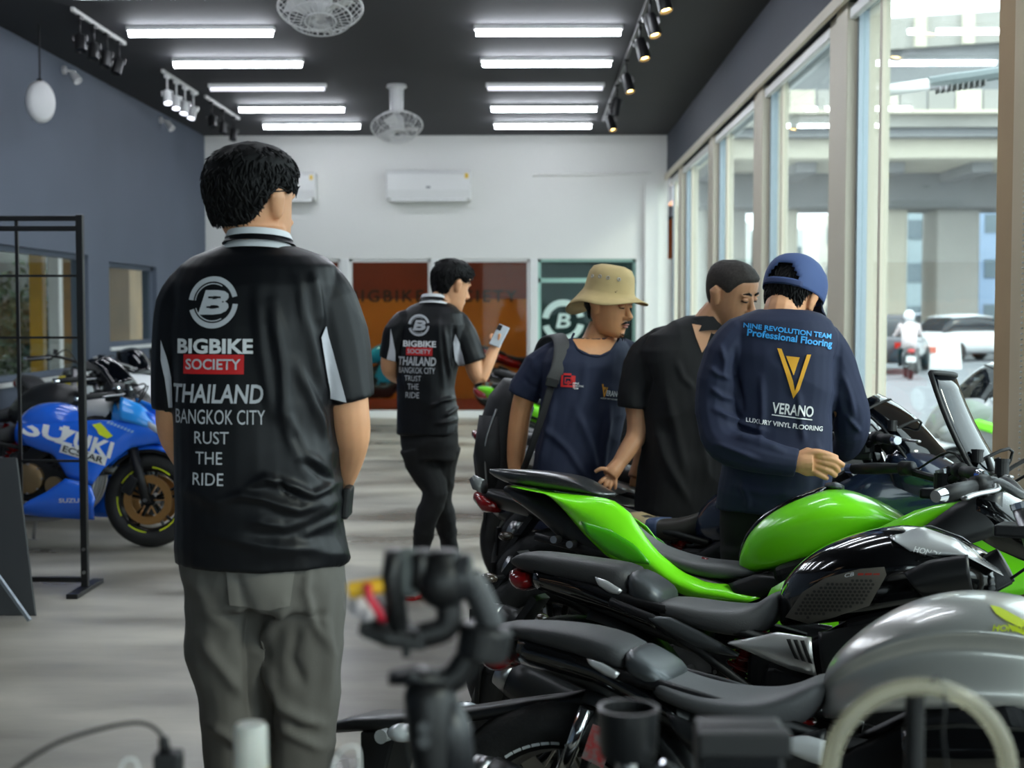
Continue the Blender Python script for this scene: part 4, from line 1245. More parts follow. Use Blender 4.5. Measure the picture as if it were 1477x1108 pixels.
# fairing, nose and tall screen of the green machine
for s in (-1, 1):
    obj('side_fairing', skin([(.74, .62), (.98, .78), (1.16, .88), (1.34, .92), (1.52, .80)], [(.62, .34), (.82, .28), (1.02, .42), (1.22, .60), (1.50, .66)], (.20, .17), .03, 18, 8, s, (.03, .12)), M_green, t, smooth=True)
    obj('cockpit_panel', skin([(1.14, .80), (1.26, .90), (1.38, .95)], [(1.12, .72), (1.24, .76), (1.38, .82)], (.19, .21), .01, 10, 5, s, (0, .04)), M_satin, t, smooth=True)
obj('nose', lofts([(1.26, .98, .74, .20), (1.36, .97, .70, .20), (1.48, .88, .68, .16), (1.58, .78, .66, .10), (1.63, .72, .67, .05)], WEDGE), M_gloss, t, smooth=True, sub=1)
vs, fs = [], []
for i in range(8):
    f = i / 7
    for j in range(13):
        a = (j / 12 - .5) * 2
        vs.append(Vector((1.40 - .17 * f - .015 * math.sin(f * 3.1) - .06 * a * a, a * (.17 - .06 * f), .95 + .32 * f - .03 * a * a * (1 - f))))
for i in range(7):
    for j in range(12):
        fs.append((i * 13 + j, i * 13 + j + 1, i * 13 + j + 14, i * 13 + j + 13))
o = obj('windscreen', (vs, fs), M_smoke, t, smooth=True)
o.modifiers.new('s', 'SOLIDIFY').thickness = .004
obj('screen_edge', tube([vs[j] for j in range(0, 104, 13)] + [vs[91 + j] for j in range(13)] + [vs[12 + 13 * k] for k in reversed(range(7))], .008, 6), M_black, o, smooth=True)
obj('dashboard', box((1.24, 0, .95), (.05, .22, .11), Matrix.Rotation(-.7, 3, 'Y')), M_black, t, bevel=.015)
for s in (-1, 1):
    obj('mirror_stay', tube([(1.36, s * .16, .96), (1.34, s * .22, 1.03)], [.012, .008], 8), M_black, t, smooth=True)
bpy.context.view_layer.update()
blk = [[(1080, -770), (1110, -741), (1144, -722), (1183, -709), (1196, -706), (1190, -712), (1170, -722), (1130, -742), (1108, -762), (1092, -790), (1080, -800)]]
obj('tank_top_cover', loft(PL(Mi, [(1068, 802, 822, .05), (1080, 764, 790, .07), (1111, 735, 758, .082), (1144, 716, 738, .085), (1183, 704, 722, .075), (1200, 699, 712, .05)]), FLATTOP), M_gloss, bikeC, smooth=True, sub=1)

# ---- D, E, F: black machines beyond the green one
t, M, Mi = bike_root('motorcycle', 'black sport motorcycle with tan and blue striped seat behind the green one', .10, 5.42, BY, BL, GR)
bikeD = t
chassis(t, bar='clip', head=(1.10, .95), fork=M_chrome, bar_end=uv_of(Mi, 1290, 635, -.30))
M_navy = mat('dark navy paint', (26, 36, 56), .2, coat=.8)
sport_body(t, M_navy, M_satin, mat('brown black seat vinyl', (58, 54, 50), .5, bump=.1, bscale=200), tailh=.86)
for o in t.children:
    if o.name.split('.')[0] in ('tank', 'tank_cap', 'rider_seat', 'pillion_seat', 'tail_cowl', 'tail_light'):
        o.location.z = -.09
seatD = [o for o in t.children if o.name.startswith('rider_seat')][0]
for nm, (x0, x1), mm in (('seat_stripe', (916, 945), mat('tan seat stripe', (178, 158, 118), .5)), ('seat_stripe', (945, 960), mat('blue seat stripe', (60, 76, 112), .5))):
    u0, u1 = uv_of(Mi, x0, 750)[0], uv_of(Mi, x1, 750)[0]
    prof_ = ((.16, .82, .74, .10), (.22, .80, .72, .125), (.34, .765, .69, .13), (.46, .765, .68, .115), (.55, .80, .70, .08), (.59, .83, .74, .06))
    rows_ = []
    for q_ in range(5):
        u = max(.161, min(.589, u0 + (u1 - u0) * q_ / 4))
        for a_, b_ in zip(prof_, prof_[1:]):
            if a_[0] <= u <= b_[0]:
                f_ = (u - a_[0]) / (b_[0] - a_[0])
                v_ = [a_[i] + (b_[i] - a_[i]) * f_ for i in (1, 2, 3)]
        rows_.append((u0 + (u1 - u0) * q_ / 4, v_[0] + .004, v_[1] + .004, v_[2] + .002))
    obj(nm, lofts(rows_, FLATTOP), mm, seatD, smooth=True)
t, M, Mi = bike_root('motorcycle', 'silver and black sport motorcycle behind the three men',   .10, 6.32, BY, BL, GR)
chassis(t, bar='clip', head=(1.10, .97))
sport_body(t, M_silverl, M_silverl, M_seatd, tailh=.9)
t, M, Mi = bike_root('motorcycle', 'dark motorcycle at the far end of the front window row, only its rear wheel clear', .02, 7.05, BY, BL, GR)
chassis(t, bar='flat', head=(1.10, .97), barz=1.02)
sport_body(t, M_gloss, M_satin, M_seatd, naked=True, tailh=.88)
# farther machines on the right, beside the walking man
def far_bike(name, label, x, y, yaw, lean, group, p1, p2, naked=False, seat=None, **k):
    t, M, Mi = bike_root(name, label, x, y, yaw, lean, group)
    chassis(t, bar='flat' if naked else 'clip', head=(1.10, .97), barz=1.04 if naked else None, **k)
    sport_body(t, p1, p2, seat or M_seatd, naked=naked)
    return t, M, Mi
M_red2 = mat('red motorcycle paint', (196, 26, 22), .25, coat=.8)
M_cyan = mat('cyan motorcycle paint', (20, 168, 206), .3, coat=.8)
far_bike('motorcycle', 'red and black motorcycle to the right of the walking man', -.15, 12.6, -20, 6, GR, M_red2, M_gloss)
far_bike('motorcycle', 'black motorcycle with green trim behind the backpack', -.10, 10.2, -20, 6, GR, M_gloss, M_green, naked=True)
far_bike('motorcycle', 'cyan motorcycle inside the display room behind the walking man', -3.0, 21.0, 0, 6, 'motorcycles in the display room', M_cyan, M_gloss)[0].location.z = .02
far_bike('motorcycle', 'grey and red motorcycle inside the display room by the glass', -.55, 20.8, 0, 6, 'motorcycles in the display room', M_silverl, M_red2)[0].location.z = .02
# ---- left row along the slate wall
GL = 'motorcycles parked along the slate wall'
t, M, Mi = bike_root('motorcycle', 'blue racing motorcycle with white lettering at the front of the left row', 0, 0, 0, 0, GL)
Ys = 8.75
fw = W(222, 727, Ys)
t.location = (fw.x - 1.36, Ys, 0)
t.rotation_euler = (math.radians(-5), 0, math.radians(-3))
bpy.context.view_layer.update()
M = t.matrix_world.copy(); Mi = M.inverted()
bikeS = t
chassis(t, L=1.36, R=.305, wf=.12, head=(1.12, .92), eng_cover=M_engm, discf=M_discg, tapef=(M_yellow, [(-175, -140), (-120, -85), (-60, -25), (5, 40), (65, 100), (125, 160)]), plate=False)
# upper fairing and tank
obj('tank', loft(PL(Mi, [(24, 612, 640, .06), (34, 598, 645, .11), (50, 584, 645, .15), (72, 578, 640, .17), (100, 580, 640, .165), (120, 590, 640, .13), (134, 604, 632, .10)]), ROUND), M_blue2, t, smooth=True, sub=1)
obj('cockpit_cover', loft(PL(Mi, [(118, 578, 604, .07), (136, 572, 606, .085), (158, 576, 608, .08), (168, 588, 606, .06)]), ROUND), mat('light grey cover', (190, 190, 188), .4), t, smooth=True)
for s in (-1, 1):
    o1 = obj('side_fairing', PS(Mi, [(30, 612), (60, 612), (96, 608), (130, 606), (170, 606), (196, 590), (214, 596), (236, 622)],
        [(30, 640), (54, 649), (76, 656), (96, 690), (130, 700), (146, 676), (182, 646), (238, 636)], (.20, .20), bulge=.03, cols=34, rows=10, sgn=s, ends=(.02, .10)), M_blue2, t, smooth=True)
    fs_ = o1 if s == -1 else fs_
    o2 = obj('belly_pan', PS(Mi, [(38, 724), (66, 710), (95, 690), (130, 699), (137, 720)], [(26, 742), (60, 746), (95, 748), (125, 750), (136, 750)], (.20, .15), bulge=.03, cols=20, rows=7, sgn=s), M_blue2, t, smooth=True)
    bl_ = o2 if s == -1 else bl_
    obj('nose_panel', PS(Mi, [(174, 572), (200, 582), (226, 606), (244, 630)], [(172, 606), (196, 612), (216, 620), (240, 636)], (.14, .18), bulge=.02, cols=16, rows=7, sgn=s, ends=(0, .09)), M_bluel, t, smooth=True)
    obj('headlight', PS(Mi, [(214, 608), (230, 616), (246, 634)], [(216, 620), (232, 634), (244, 640)], (.16, .13), bulge=.02, cols=8, rows=4, sgn=s, ends=(0, .05)), M_clear, t, smooth=True)
obj('nose_core', loft(PL(Mi, [(172, 576, 630, .13), (200, 586, 640, .14), (226, 608, 640, .11), (244, 630, 642, .05)])), M_bluel, t, smooth=True)
obj('rider_seat', loft(PL(Mi, [(-62, 606, 640, .10), (-40, 616, 642, .13), (-10, 622, 644, .13), (14, 618, 642, .11), (28, 606, 636, .08)]), FLATTOP), M_seatd, t, smooth=True, sub=1)
obj('tail_cowl', loft(PL(Mi, [(-130, 575, 585, .04), (-105, 575, 602, .09), (-75, 590, 630, .11), (-40, 618, 650, .13), (0, 632, 660, .14)]), WEDGE), M_blue2, t, smooth=True, sub=1)
obj('front_fender_blue', lathe([(-.08, .315), (-.07, .332), (0, .345), (.07, .332), (.08, .315)], (1.36, 0, .29), (0, 1, 0), 18, False, math.radians(-50), math.radians(66)), M_blue2, t, smooth=True).modifiers.new('s', 'SOLIDIFY').thickness = .004
bpy.context.view_layer.update()
decal('fairing_lettering', text_mesh('SU', bold=.03, width=66, height=25), px_place((31, 627), (95, 640), Ys - .2), fs_, M_white2, bikeS, vdir, off=.003, cut=.8, fine=.03)
decal('fairing_lettering', text_mesh('ZUKI', bold=.03, width=84, height=24), px_place((78, 638), (166, 664), Ys - .2), fs_, M_white2, bikeS, vdir, off=.003, cut=.8, fine=.03)
decal('sponsor_panel', poly_bm([[(0, 0), (68, 0), (68, 13), (0, 13)]]), px_place((86, 652), (152, 672), Ys - .2), fs_, M_white2, bikeS, vdir, off=.004, cut=.8, fine=.03)
decal('sponsor_lettering', text_mesh('ECSTAR', bold=.02, width=60, height=9), px_place((90, 651), (156, 671), Ys - .2), fs_, M_black, bikeS, vdir, off=.006, cut=.8, fine=.03)
decal('yellow_chevron', poly_bm([[(0, 0), (12, 3), (30, -16), (22, -20), (10, -14), (6, -6)]]), lambda x, y: W(133 + x, 613 - y, Ys - .2), fs_, M_yellow, bikeS, vdir, off=.004, cut=.8, fine=.03)
decal('belly_lettering', text_mesh('SUZUKI', bold=.02, width=40, height=6), px_place((85, 725), (126, 725), Ys - .2), bl_, M_white2, bikeS, vdir, off=.003, cut=.8, fine=.03)
decal('fairing_script', poly_bm([[(k * 5.2, 0), (k * 5.2 + 3.6, .6), (k * 5.2 + 4.6, 4.5), (k * 5.2 + 1.0, 3.6)] for k in range(10)]), px_place((144, 607), (196, 627), Ys - .2), fs_, mat('pale blue script', (140, 180, 225), .5), bikeS, vdir, off=.003, cut=.8, fine=.03)
left = [('white and grey motorcycle with red rimmed tail behind the blue one', -4.15, 9.75, M_satin, M_grey, False), ('yellow framed black motorcycle behind the blue racing one', -4.15, 11.5, mat('yellow frame paint', (214, 196, 40), .35, coat=.5), M_satin, True),
        ('white motorcycle in the middle of the left row', -4.1, 12.5, M_white2, M_gloss, False), ('purple and white motorcycle near the slate window', -4.1, 13.5, mat('purple paint', (74, 60, 140), .3, coat=.7), M_white2, False),
        ('cyan and black motorcycle under the slate window', -4.1, 14.6, M_gloss, M_cyan, False), ('black naked motorcycle next to the cyan one', -4.1, 15.7, M_gloss, M_satin, True), ('grey motorcycle farthest along the slate wall', -4.1, 17.0, M_grey, M_gloss, True)]
for lab, x, y, p1, p2, nk in left:
    far_bike('motorcycle', lab, x, y, -4 if y < 10 else -52, 6, GL, p1, p2, naked=nk)

t, M, Mi = far_bike('motorcycle', 'grey motorcycle with green flashes parked outside behind the glass', 4.0, 9.2, 190, 6, 'motorcycles outside', mat('pale grey paint', (150, 152, 156), .35, coat=.4), M_grey)
t.location.z = -.02
for s in (-1, 1):
    obj('green_flash', skin([(.82, .70), (1.0, .66), (1.2, .80), (1.40, .86)], [(.80, .62), (1.0, .60), (1.22, .74), (1.42, .80)], (.245, .245), .002, 14, 4, s, (.03, .10), thick=.004), M_green, t, smooth=True)
    obj('green_flash', skin([(.60, .42), (.78, .48), (.90, .40)], [(.62, .36), (.78, .42), (.92, .34)], (.245, .24), .002, 10, 4, s, thick=.004), M_green, t, smooth=True)
# ---------------------------------------------------------------- people
M_skin1 = mat('tan skin', (220, 162, 122), .5, var=.05, vscale=18, sss=.15)
M_skin2 = mat('brown skin', (216, 154, 108), .5, var=.06, vscale=18, sss=.15)
M_skin3 = mat('deep brown skin', (198, 146, 110), .5, var=.06, vscale=18, sss=.15)
M_hair = mat('black hair', (12, 11, 12), .6, spec=.25)
M_stub = mat('cropped dark hair', (52, 46, 43), .8, var=.3, vscale=120)
M_jersey = mat('black sports jersey', (15, 16, 20), .46, bump=.04, bscale=500, spec=.35)
M_navyt = mat('navy cotton', (32, 39, 64), .8, bump=.05, bscale=400)
M_polo = mat('black cotton polo', (22, 22, 25), .85, bump=.05, bscale=400)
M_trg = mat('grey chino cotton', (92, 89, 85), .85, var=.06, vscale=10, bump=.06, bscale=350)
M_jean = mat('black jeans', (24, 24, 26), .8, bump=.06, bscale=350)
M_olive = mat('dark olive cotton', (52, 50, 42), .85)
M_gprint = mat('silver grey print', (196, 198, 204), .5)
M_wprint = mat('white print', (232, 233, 236), .55)
M_rprint = mat('red print', (206, 34, 36), .5)
M_collar = mat('white collar knit', (232, 233, 236), .8)
M_panel = mat('light grey mesh panel', (196, 196, 204), .6)
M_khaki = mat('khaki canvas', (196, 172, 124), .85, var=.05, vscale=20, bump=.06, bscale=300)
M_capb = mat('blue cap twill', (66, 84, 130), .8, bump=.08, bscale=350)
M_eyew = mat('eye white', (225, 220, 212), .3)
M_iris = mat('dark iris', (28, 20, 16), .15)
M_lip = mat('lip skin', (150, 90, 76), .45)

HEAD = [(-.120, .018, .070, .020), (-.112, .034, .084, .0), (-.098, .046, .090, .018), (-.075, .055, .091, .040), (-.05, .062, .090, .062), (-.02, .068, .089, .082),
        (.01, .072, .087, .094), (.04, .075, .090, .099), (.065, .074, .088, .097), (.085, .067, .078, .087), (.102, .053, .060, .068), (.114, .034, .038, .044), (.119, .012, .014, .016)]
def head_pt(th, z, grow=0.0):
    """Point on the skull: th = 0 faces forward (+y), pi/2 is the right side (+x)."""
    z = max(HEAD[0][0], min(HEAD[-1][0], z))
    for a, b in zip(HEAD, HEAD[1:]):
        if a[0] <= z <= b[0]:
            f = (z - a[0]) / (b[0] - a[0])
            w, fr, bk = [a[i] + (b[i] - a[i]) * f for i in (1, 2, 3)]
            break
    s, c = math.sin(th), math.cos(th)
    sx = math.copysign(abs(s) ** .85, s)
    cy = math.copysign(abs(c) ** .9, c)
    p = Vector((w * sx, (fr if c > 0 else bk) * cy, z))
    if grow:
        n = Vector((p.x, p.y, max(0, p.z - .02) * 1.2))
        if n.length > 1e-6:
            p = p + n.normalized() * grow
    return p

def head_matrix(c, yaw, pitch=0, roll=0, s=1.0):
    return Matrix.Translation(c) @ Matrix.Rotation(math.radians(-yaw), 4, 'Z') @ Matrix.Rotation(math.radians(-pitch), 4, 'X') @ Matrix.Rotation(math.radians(roll), 4, 'Y') @ Matrix.Scale(s, 4)

def xf(M, g):
    return [M @ Vector(v) for v in g[0]], g[1]

def head_geos(M):
    rings = [[head_pt(2 * math.pi * k / 28, r[0]) for k in range(28)] for r in HEAD]
    gs = [ringset(rings)]
    gs.append(tube([(0, .084, .022), (0, .096, -.005), (0, .110, -.028), (0, .100, -.040)], [.009, .010, .015, .010], 10))
    for s in (-1, 1):
        gs.append(ell((s * .011, .098, -.034), (.009, .010, .008), 8, 6))
        gs.append(ell((s * .030, .080, .026), (.022, .012, .008), 10, 6))
        ear = [(s * .071, -.004, -.034), (s * .077, -.010, -.014), (s * .083, -.016, .010), (s * .080, -.008, .028)]
        gs.append(tube(ear, [(.010, .009), (.018, .010), (.022, .011), (.014, .009)], 12, side=(0, 1, 0)))
    gs.append(ell((0, .092, -.060), (.022, .010, .007), 10, 6))
    gs.append(ell((0, .089, -.073), (.018, .010, .007), 10, 6))
    gs.append(ell((0, .080, -.104), (.022, .014, .014), 10, 6))
    return [xf(M, g) for g in gs]

def hl(pts):
    """Hairline height by angle from the face, in degrees."""
    def f(th):
        a = abs(math.degrees(math.atan2(math.sin(th), math.cos(th))))
        for (a0, z0), (a1, z1) in zip(pts, pts[1:]):
            if a <= a1:
                return z0 + (z1 - z0) * (a - a0) / (a1 - a0)
        return pts[-1][1]
    return f
HL = hl(((0, .074), (40, .070), (58, .050), (70, .012), (78, .022), (96, .034), (108, .006), (124, -.045), (150, -.066), (180, -.070)))

def hair_geos(M, line, thick=.016, clumps=260, clen=.04, seed=1, messy=.4, topthick=1.3):
    """Hair cap down to a hairline function line(th) -> z, with loose locks over it."""
    rs = random.Random(seed)
    N, K = 48, 12
    rings = []
    for k in range(K + 1):
        f = k / K
        ring = []
        for j in range(N):
            th = 2 * math.pi * j / N
            zl = line(th)
            z = .119 - (.119 - zl) * (f ** 1.0)
            g = thick * (topthick if z > .07 else 1.0) * min(1, (1 - f) * 5 + .15) * (1 + .25 * (noise.noise(Vector((math.sin(th) * 3, math.cos(th) * 3, z * 30 + seed))) ))
            ring.append(head_pt(th, z, g))
        rings.append(ring)
    shell = [xf(M, ringset(rings))]
    gs = []
    for _ in range(clumps):
        th = rs.uniform(0, 2 * math.pi)
        zl = line(th)
        z = zl + (0.118 - zl) * rs.uniform(.06, 1)
        p = head_pt(th, z, thick * .7)
        tq = th + rs.gauss(0, .22)
        q = head_pt(tq, max(zl - .004, line(tq) - .004, z - clen * rs.uniform(.6, 1.2)), thick * (1.0 + messy * rs.uniform(0, 1.2)))
        if z > .09:
            q = head_pt(th + rs.gauss(0, .3), z - .022, thick * (1.25 + messy * rs.uniform(0, .9)))
        mid = (p + q) / 2 + Vector((p.x, p.y, 0)).normalized() * .005
        gs.append(tube([p, mid, q], [(.0042, .0024), (.0036, .002), (.0005, .0005)], 5, side=Vector((0, 0, 1)).cross(p).normalized() if Vector((p.x, p.y)).length > .01 else None))
    return shell, [xf(M, g) for g in gs]

def hair(t, hg, m, voxel=.0035):
    h = remesh('hair', hg[0], m, t, voxel, 1)
    if hg[1]:
        obj('hair_locks', [([v - t.location for v in g[0]], g[1]) for g in hg[1]], m, h, smooth=True)
    return h

def remesh(name, geos, m, parent, voxel=.006, smooth=6, wr=None, loc=None):
    """Fuse overlapping volumes into one continuous skin, smooth it and press cloth folds into it."""
    me = mesh_of(name, geos)
    ob = bpy.data.objects.new(name, me)
    COL.objects.link(ob)
    r = ob.modifiers.new('r', 'REMESH'); r.mode = 'VOXEL'; r.voxel_size = voxel
    s = ob.modifiers.new('s', 'SMOOTH'); s.iterations = smooth; s.factor = .5
    dg = bpy.context.evaluated_depsgraph_get()
    me2 = bpy.data.meshes.new_from_object(ob.evaluated_get(dg))
    bpy.data.objects.remove(ob)
    bpy.data.meshes.remove(me)
    if wr:
        ns = [v.normal.copy() for v in me2.vertices]
        for v, n in zip(me2.vertices, ns):
            v.co += n * wr(v.co, n)
    o = parent.location
    me2.transform(Matrix.Translation(-o))
    me2.name = name
    return obj(name, me2, m, parent, smooth=True)

def folds(amp=.006, f=(9, 9, 5), seed=0, diag=0.0, fine=.25):
    def w(p, n):
        q = Vector((p.x * f[0] + diag * p.z * 6 + seed * 3.1, p.y * f[1], p.z * f[2] - diag * p.x * 4))
        a = noise.noise(q)
        b = noise.noise(q * 2.3 + Vector((5, 1, 9)))
        r = (1 - abs(a) * 3.2)
        return amp * (max(-.6, r) * .8 + b * fine * 2)
    return w

def foldlines(lines, base=None):
    """Long creases: each (pixel polyline, width px, height m) raises or presses the cloth along a path seen in the photo."""
    def w(p, n):
        d = base(p, n) if base else 0.0
        if n.y > .35:
            return d
        x, y = proj(p)
        for pts, wd, amp in lines:
            best, tt = 1e9, 0
            L = len(pts) - 1
            for i in range(L):
                (ax, ay), (bx_, by) = pts[i], pts[i + 1]
                dx, dy = bx_ - ax, by - ay
                t_ = max(0, min(1, ((x - ax) * dx + (y - ay) * dy) / (dx * dx + dy * dy)))
                e = math.hypot(x - ax - t_ * dx, y - ay - t_ * dy)
                if e < best:
                    best, tt = e, (i + t_) / L
            if best < wd * 2.5:
                d += amp * math.exp(-(best / wd) ** 2) * min(1, 4 * tt + .25) * min(1, 4 * (1 - tt) + .25)
        return d
    return w

def rings_geo(rows, Y, side=(1, 0, 0), e=.85, n=32):
    """Torso from photo rows (y, x left, x right, half depth[, shift in depth]) on plane y = Y."""
    side = Vector(side)
    fwd = Vector((-side.y, side.x, 0))
    rings = []
    for r in rows:
        y, x0, x1, b = r[:4]
        dy = r[4] if len(r) > 4 else 0
        a, c = W(x0, y, Y), W(x1, y, Y)
        mid = (a + c) / 2 + fwd * dy
        hw = (c - a).length / 2
        ring = []
        for k in range(n):
            th = 2 * math.pi * k / n
            cx, sx = math.cos(th), math.sin(th)
            ring.append(mid + side * hw * math.copysign(abs(cx) ** e, cx) + fwd * b * math.copysign(abs(sx) ** e, sx))
        rings.append(ring)
    return ringset(rings)

def limb(pts, n=14):
    """pts: (x, y, depth, radius m)."""
    ps = [W(x, y, Y) for x, y, Y, r in pts]
    sp = smooth_path(ps, 4)
    rr = []
    for i in range(len(pts) - 1):
        for k in range(4):
            rr.append(pts[i][3] + (pts[i + 1][3] - pts[i][3]) * k / 4)
    rr.append(pts[-1][3])
    return tube(sp, rr, n)

def face_details(t, M, skin_m, beard=False, lip=True):
    """Brows, lids, eyes and lips as parts of a head whose face is in view."""
    L = t.location
    def put(name, g, m, sm=True):
        gs = g if isinstance(g, list) else [g]
        obj(name, [([M @ Vector(v) - L for v in q[0]], q[1]) for q in gs], m, t, smooth=sm)
    for s in (-1, 1):
        put('eyebrow', tube([(s * .012, .093, .030), (s * .028, .0925, .036), (s * .046, .080, .031)], [(.004, .0035), (.005, .0035), (.002, .002)], 8, side=(0, 0, 1)), M_hair)
        put('eyelid', ell((s * .030, .0830, .011), (.0155, .0085, .0080), 14, 10), skin_m)
        put('eye', ell((s * .030, .0838, .0055), (.012, .0070, .0042), 12, 8), M_iris)
        put('eyelash', tube([(s * .014, .0880, .0050), (s * .030, .0925, .0040), (s * .046, .0825, .0060)], [.0014, .0022, .0012], 6), M_hair)
    if lip:
        put('lips', [ell((0, .0985, -.0595), (.021, .006, .0042), 12, 8), ell((0, .0965, -.0695), (.018, .006, .0052), 12, 8)], M_lip)
    if beard:
        rs = random.Random(3)
        gs = []
        for s in (-1, 1):
            gs.append(tube([(s * .002, .106, -.049), (s * .014, .103, -.051), (s * .027, .093, -.060)], [(.0045, .003), (.005, .003), (.0015, .0015)], 8, side=(0, 0, 1)))
        put('moustache', gs, M_hair)
        gs = []
        for k in range(46):
            x = rs.uniform(-.022, .022)
            z = rs.uniform(-.118, -.095)
            gs.append(cyl((x, .094 - abs(x) * .35, z), (x * 1.1, .100 - abs(x) * .3, z - .010), .0011, .0004, 4))
        put('goatee', gs, M_hair)

def person(label, x, Y, px_feet=None):
    p = W(x, 450, Y)
    t = thing('person', label, 'person', (p.x, p.y, 0))
    return t

def shoes(t, pts, m, sole):
    for (x, y, yaw) in pts:
        R = Matrix.Translation(Vector((x, y, 0)) - t.location) @ Matrix.Rotation(math.radians(-yaw), 4, 'Z') @ Matrix.Rotation(math.radians(90), 4, 'Z')
        o = obj('shoe', xf(R, lofts([(-.10, .09, .015, .03), (-.06, .10, .015, .042), (.0, .09, .015, .045), (.08, .07, .015, .05), (.15, .05, .015, .042), (.18, .03, .015, .02)], FLATTOP)), m, t, smooth=True)
        obj('sole', xf(R, lofts([(-.105, .025, 0, .03), (-.06, .025, 0, .046), (.0, .025, 0, .046), (.08, .025, 0, .054), (.15, .025, 0, .045), (.185, .025, 0, .02)], FLATTOP)), sole, o)

def collar(t, c, rx, ry, z0, z1, side, m, name='collar', th=.008, tilt=0, flare=.012, n=40, gap=0.0):
    """Standing collar band around the neck between two heights."""
    s = Vector(side)
    f = Vector((-s.y, s.x, 0))
    prof = []
    vs = []
    for k in range(n):
        a = 2 * math.pi * k / n
        dz = tilt * -math.sin(a)
        for (g, z) in ((flare, z0), (0, z1), (-th, z1), (flare - th, z0)):
            vs.append(Vector(c) + s * (rx + g) * math.cos(a) + f * (ry + g) * math.sin(a) + Vector((0, 0, z + dz)) - t.location)
    fs = []
    for k in range(n):
        k2 = (k + 1) % n
        for j in range(4):
            fs.append((k * 4 + j, k * 4 + (j + 1) % 4, k2 * 4 + (j + 1) % 4, k2 * 4 + j))
    return obj(name, (vs, fs), m, t, smooth=True, auto=45)

def logo_b(cx, cy, r):
    return poly_bm(arc_poly(cx, cy, r * .80, r, 14, 174, 26) + arc_poly(cx, cy, r * .80, r, 198, 356, 26) + arc_poly(cx, cy, r * .70, r * .74, 60, 174, 18) + arc_poly(cx, cy, r * .70, r * .74, 198, 300, 18))

PY = Vector((0, 1, 0))

def jersey_print(t, sh, Y, k, ox, oy, words, tilt=0.0):
    """Team print; k = scale against the nearer man's photo size, (ox, oy) = ring centre."""
    def pl(dx, dy, w, ang=tilt):
        x0, y0 = ox + dx * k, oy + dy * k
        return px_place((x0, y0), (x0 + 100 * math.cos(ang), y0 + 100 * math.sin(ang)), Y)
    fine = .014
    decal('ring_logo', logo_b(0, 0, 36 * k), pl(0, 0, 0), sh, M_gprint, t, PY, off=.0022, fine=fine)
    decal('logo_letter', text_mesh('B', bold=.05, shear=.18, width=44 * k, height=34 * k), pl(-21, 17, 0), sh, M_gprint, t, PY, off=.0022, fine=fine)
    decal('logo_slots', poly_bm([[(-6 * k, 5.5 * k), (12 * k, 5.5 * k), (12 * k, 8 * k), (-6 * k, 8 * k)], [(-8 * k, -8 * k), (10 * k, -8 * k), (10 * k, -5.5 * k), (-8 * k, -5.5 * k)]]), pl(0, 0, 0), sh, M_jersey, t, PY, off=.004, fine=fine)
    decal('team_name', text_mesh('BIGBIKE', bold=.035, width=112 * k, height=21 * k), pl(-53, 71, 0), sh, M_wprint, t, PY, off=.0022, fine=fine)
    decal('red_bar', poly_bm([[(0, 0), (89 * k, 0), (89 * k, 27 * k), (0, 27 * k)]]), pl(-43, 99, 0), sh, M_rprint, t, PY, off=.0018, fine=fine)
    decal('bar_lettering', text_mesh('SOCIETY', bold=.02, width=80 * k, height=15 * k), pl(-38, 93, 0), sh, M_gprint, t, PY, off=.0040, fine=fine)
    for txt, dx, dy, w, h, b, sr in words:
        decal('back_lettering', text_mesh(txt, bold=b, shear=sr, width=w * k, height=h * k), pl(dx, dy, 0), sh, M_gprint, t, PY, off=.0022, fine=fine)

# ---- 1: man in front, seen from behind
Y1 = 3.1
t = person('man in black and white team jersey and grey trousers standing in front, back to us', 375, Y1)
sd = (math.cos(math.radians(-6)), math.sin(math.radians(-6)), 0)
Mh = head_matrix(W(365, 297, Y1 + .02), 31, 2, -3, 1.03)
body = head_geos(Mh)
body += [limb([(372, 330, Y1, .062), (372, 360, Y1, .066), (372, 400, Y1, .08)]), rings_geo([(372, 330, 410, .06), (392, 285, 455, .08), (470, 265, 470, .10), (640, 272, 475, .11), (800, 275, 480, .11)], Y1, sd),
         limb([(448, 425, Y1, .035), (478, 470, Y1, .045), (492, 520, Y1, .05), (503, 590, Y1, .045), (506, 630, Y1 + .02, .043), (498, 672, Y1 + .09, .036), (482, 712, Y1 + .2, .028), (466, 722, Y1 + .28, .03)]),
         limb([(295, 425, Y1, .035), (266, 470, Y1, .042), (256, 520, Y1, .05), (252, 585, Y1, .042), (256, 630, Y1 + .05, .040), (290, 690, Y1 + .22, .03), (330, 705, Y1 + .3, .028)])]
for hx, hy, sg in ((466, 722, -1), (330, 705, 1)):
    for q in range(4):
        body.append(limb([(hx, hy - 8 + q * 6, Y1 + .28, .011), (hx + sg * 22, hy - 10 + q * 7, Y1 + .30, .0095), (hx + sg * 40, hy - 6 + q * 7, Y1 + .29, .008)], 8))
    body.append(limb([(hx, hy - 10, Y1 + .28, .012), (hx + sg * 12, hy - 26, Y1 + .29, .009)], 8))
remesh('body', body, M_skin1, t, .005, 4)
hair(t, hair_geos(Mh, hl(((0, .074), (40, .070), (58, .050), (70, .012), (78, .022), (96, .034), (108, .010), (124, -.030), (150, -.048), (180, -.050))), .013, 1000, .045, 5, .45, 1.25), M_hair)
def wr1(p, n):
    f = folds(.007, (5, 5, 2.2), 1, .5)
    g = folds(.006, (4, 4, 9), 4, .8)
    lowr = max(0, min(1, (1.30 - p.z) / .25)) * max(.25, min(1, (p.x + .66) / .18))
    return f(p, n) * .35 + g(p, n) * lowr * 1.4 + f(p, n) * max(0, min(1, (p.x + .55) / .12)) * .9
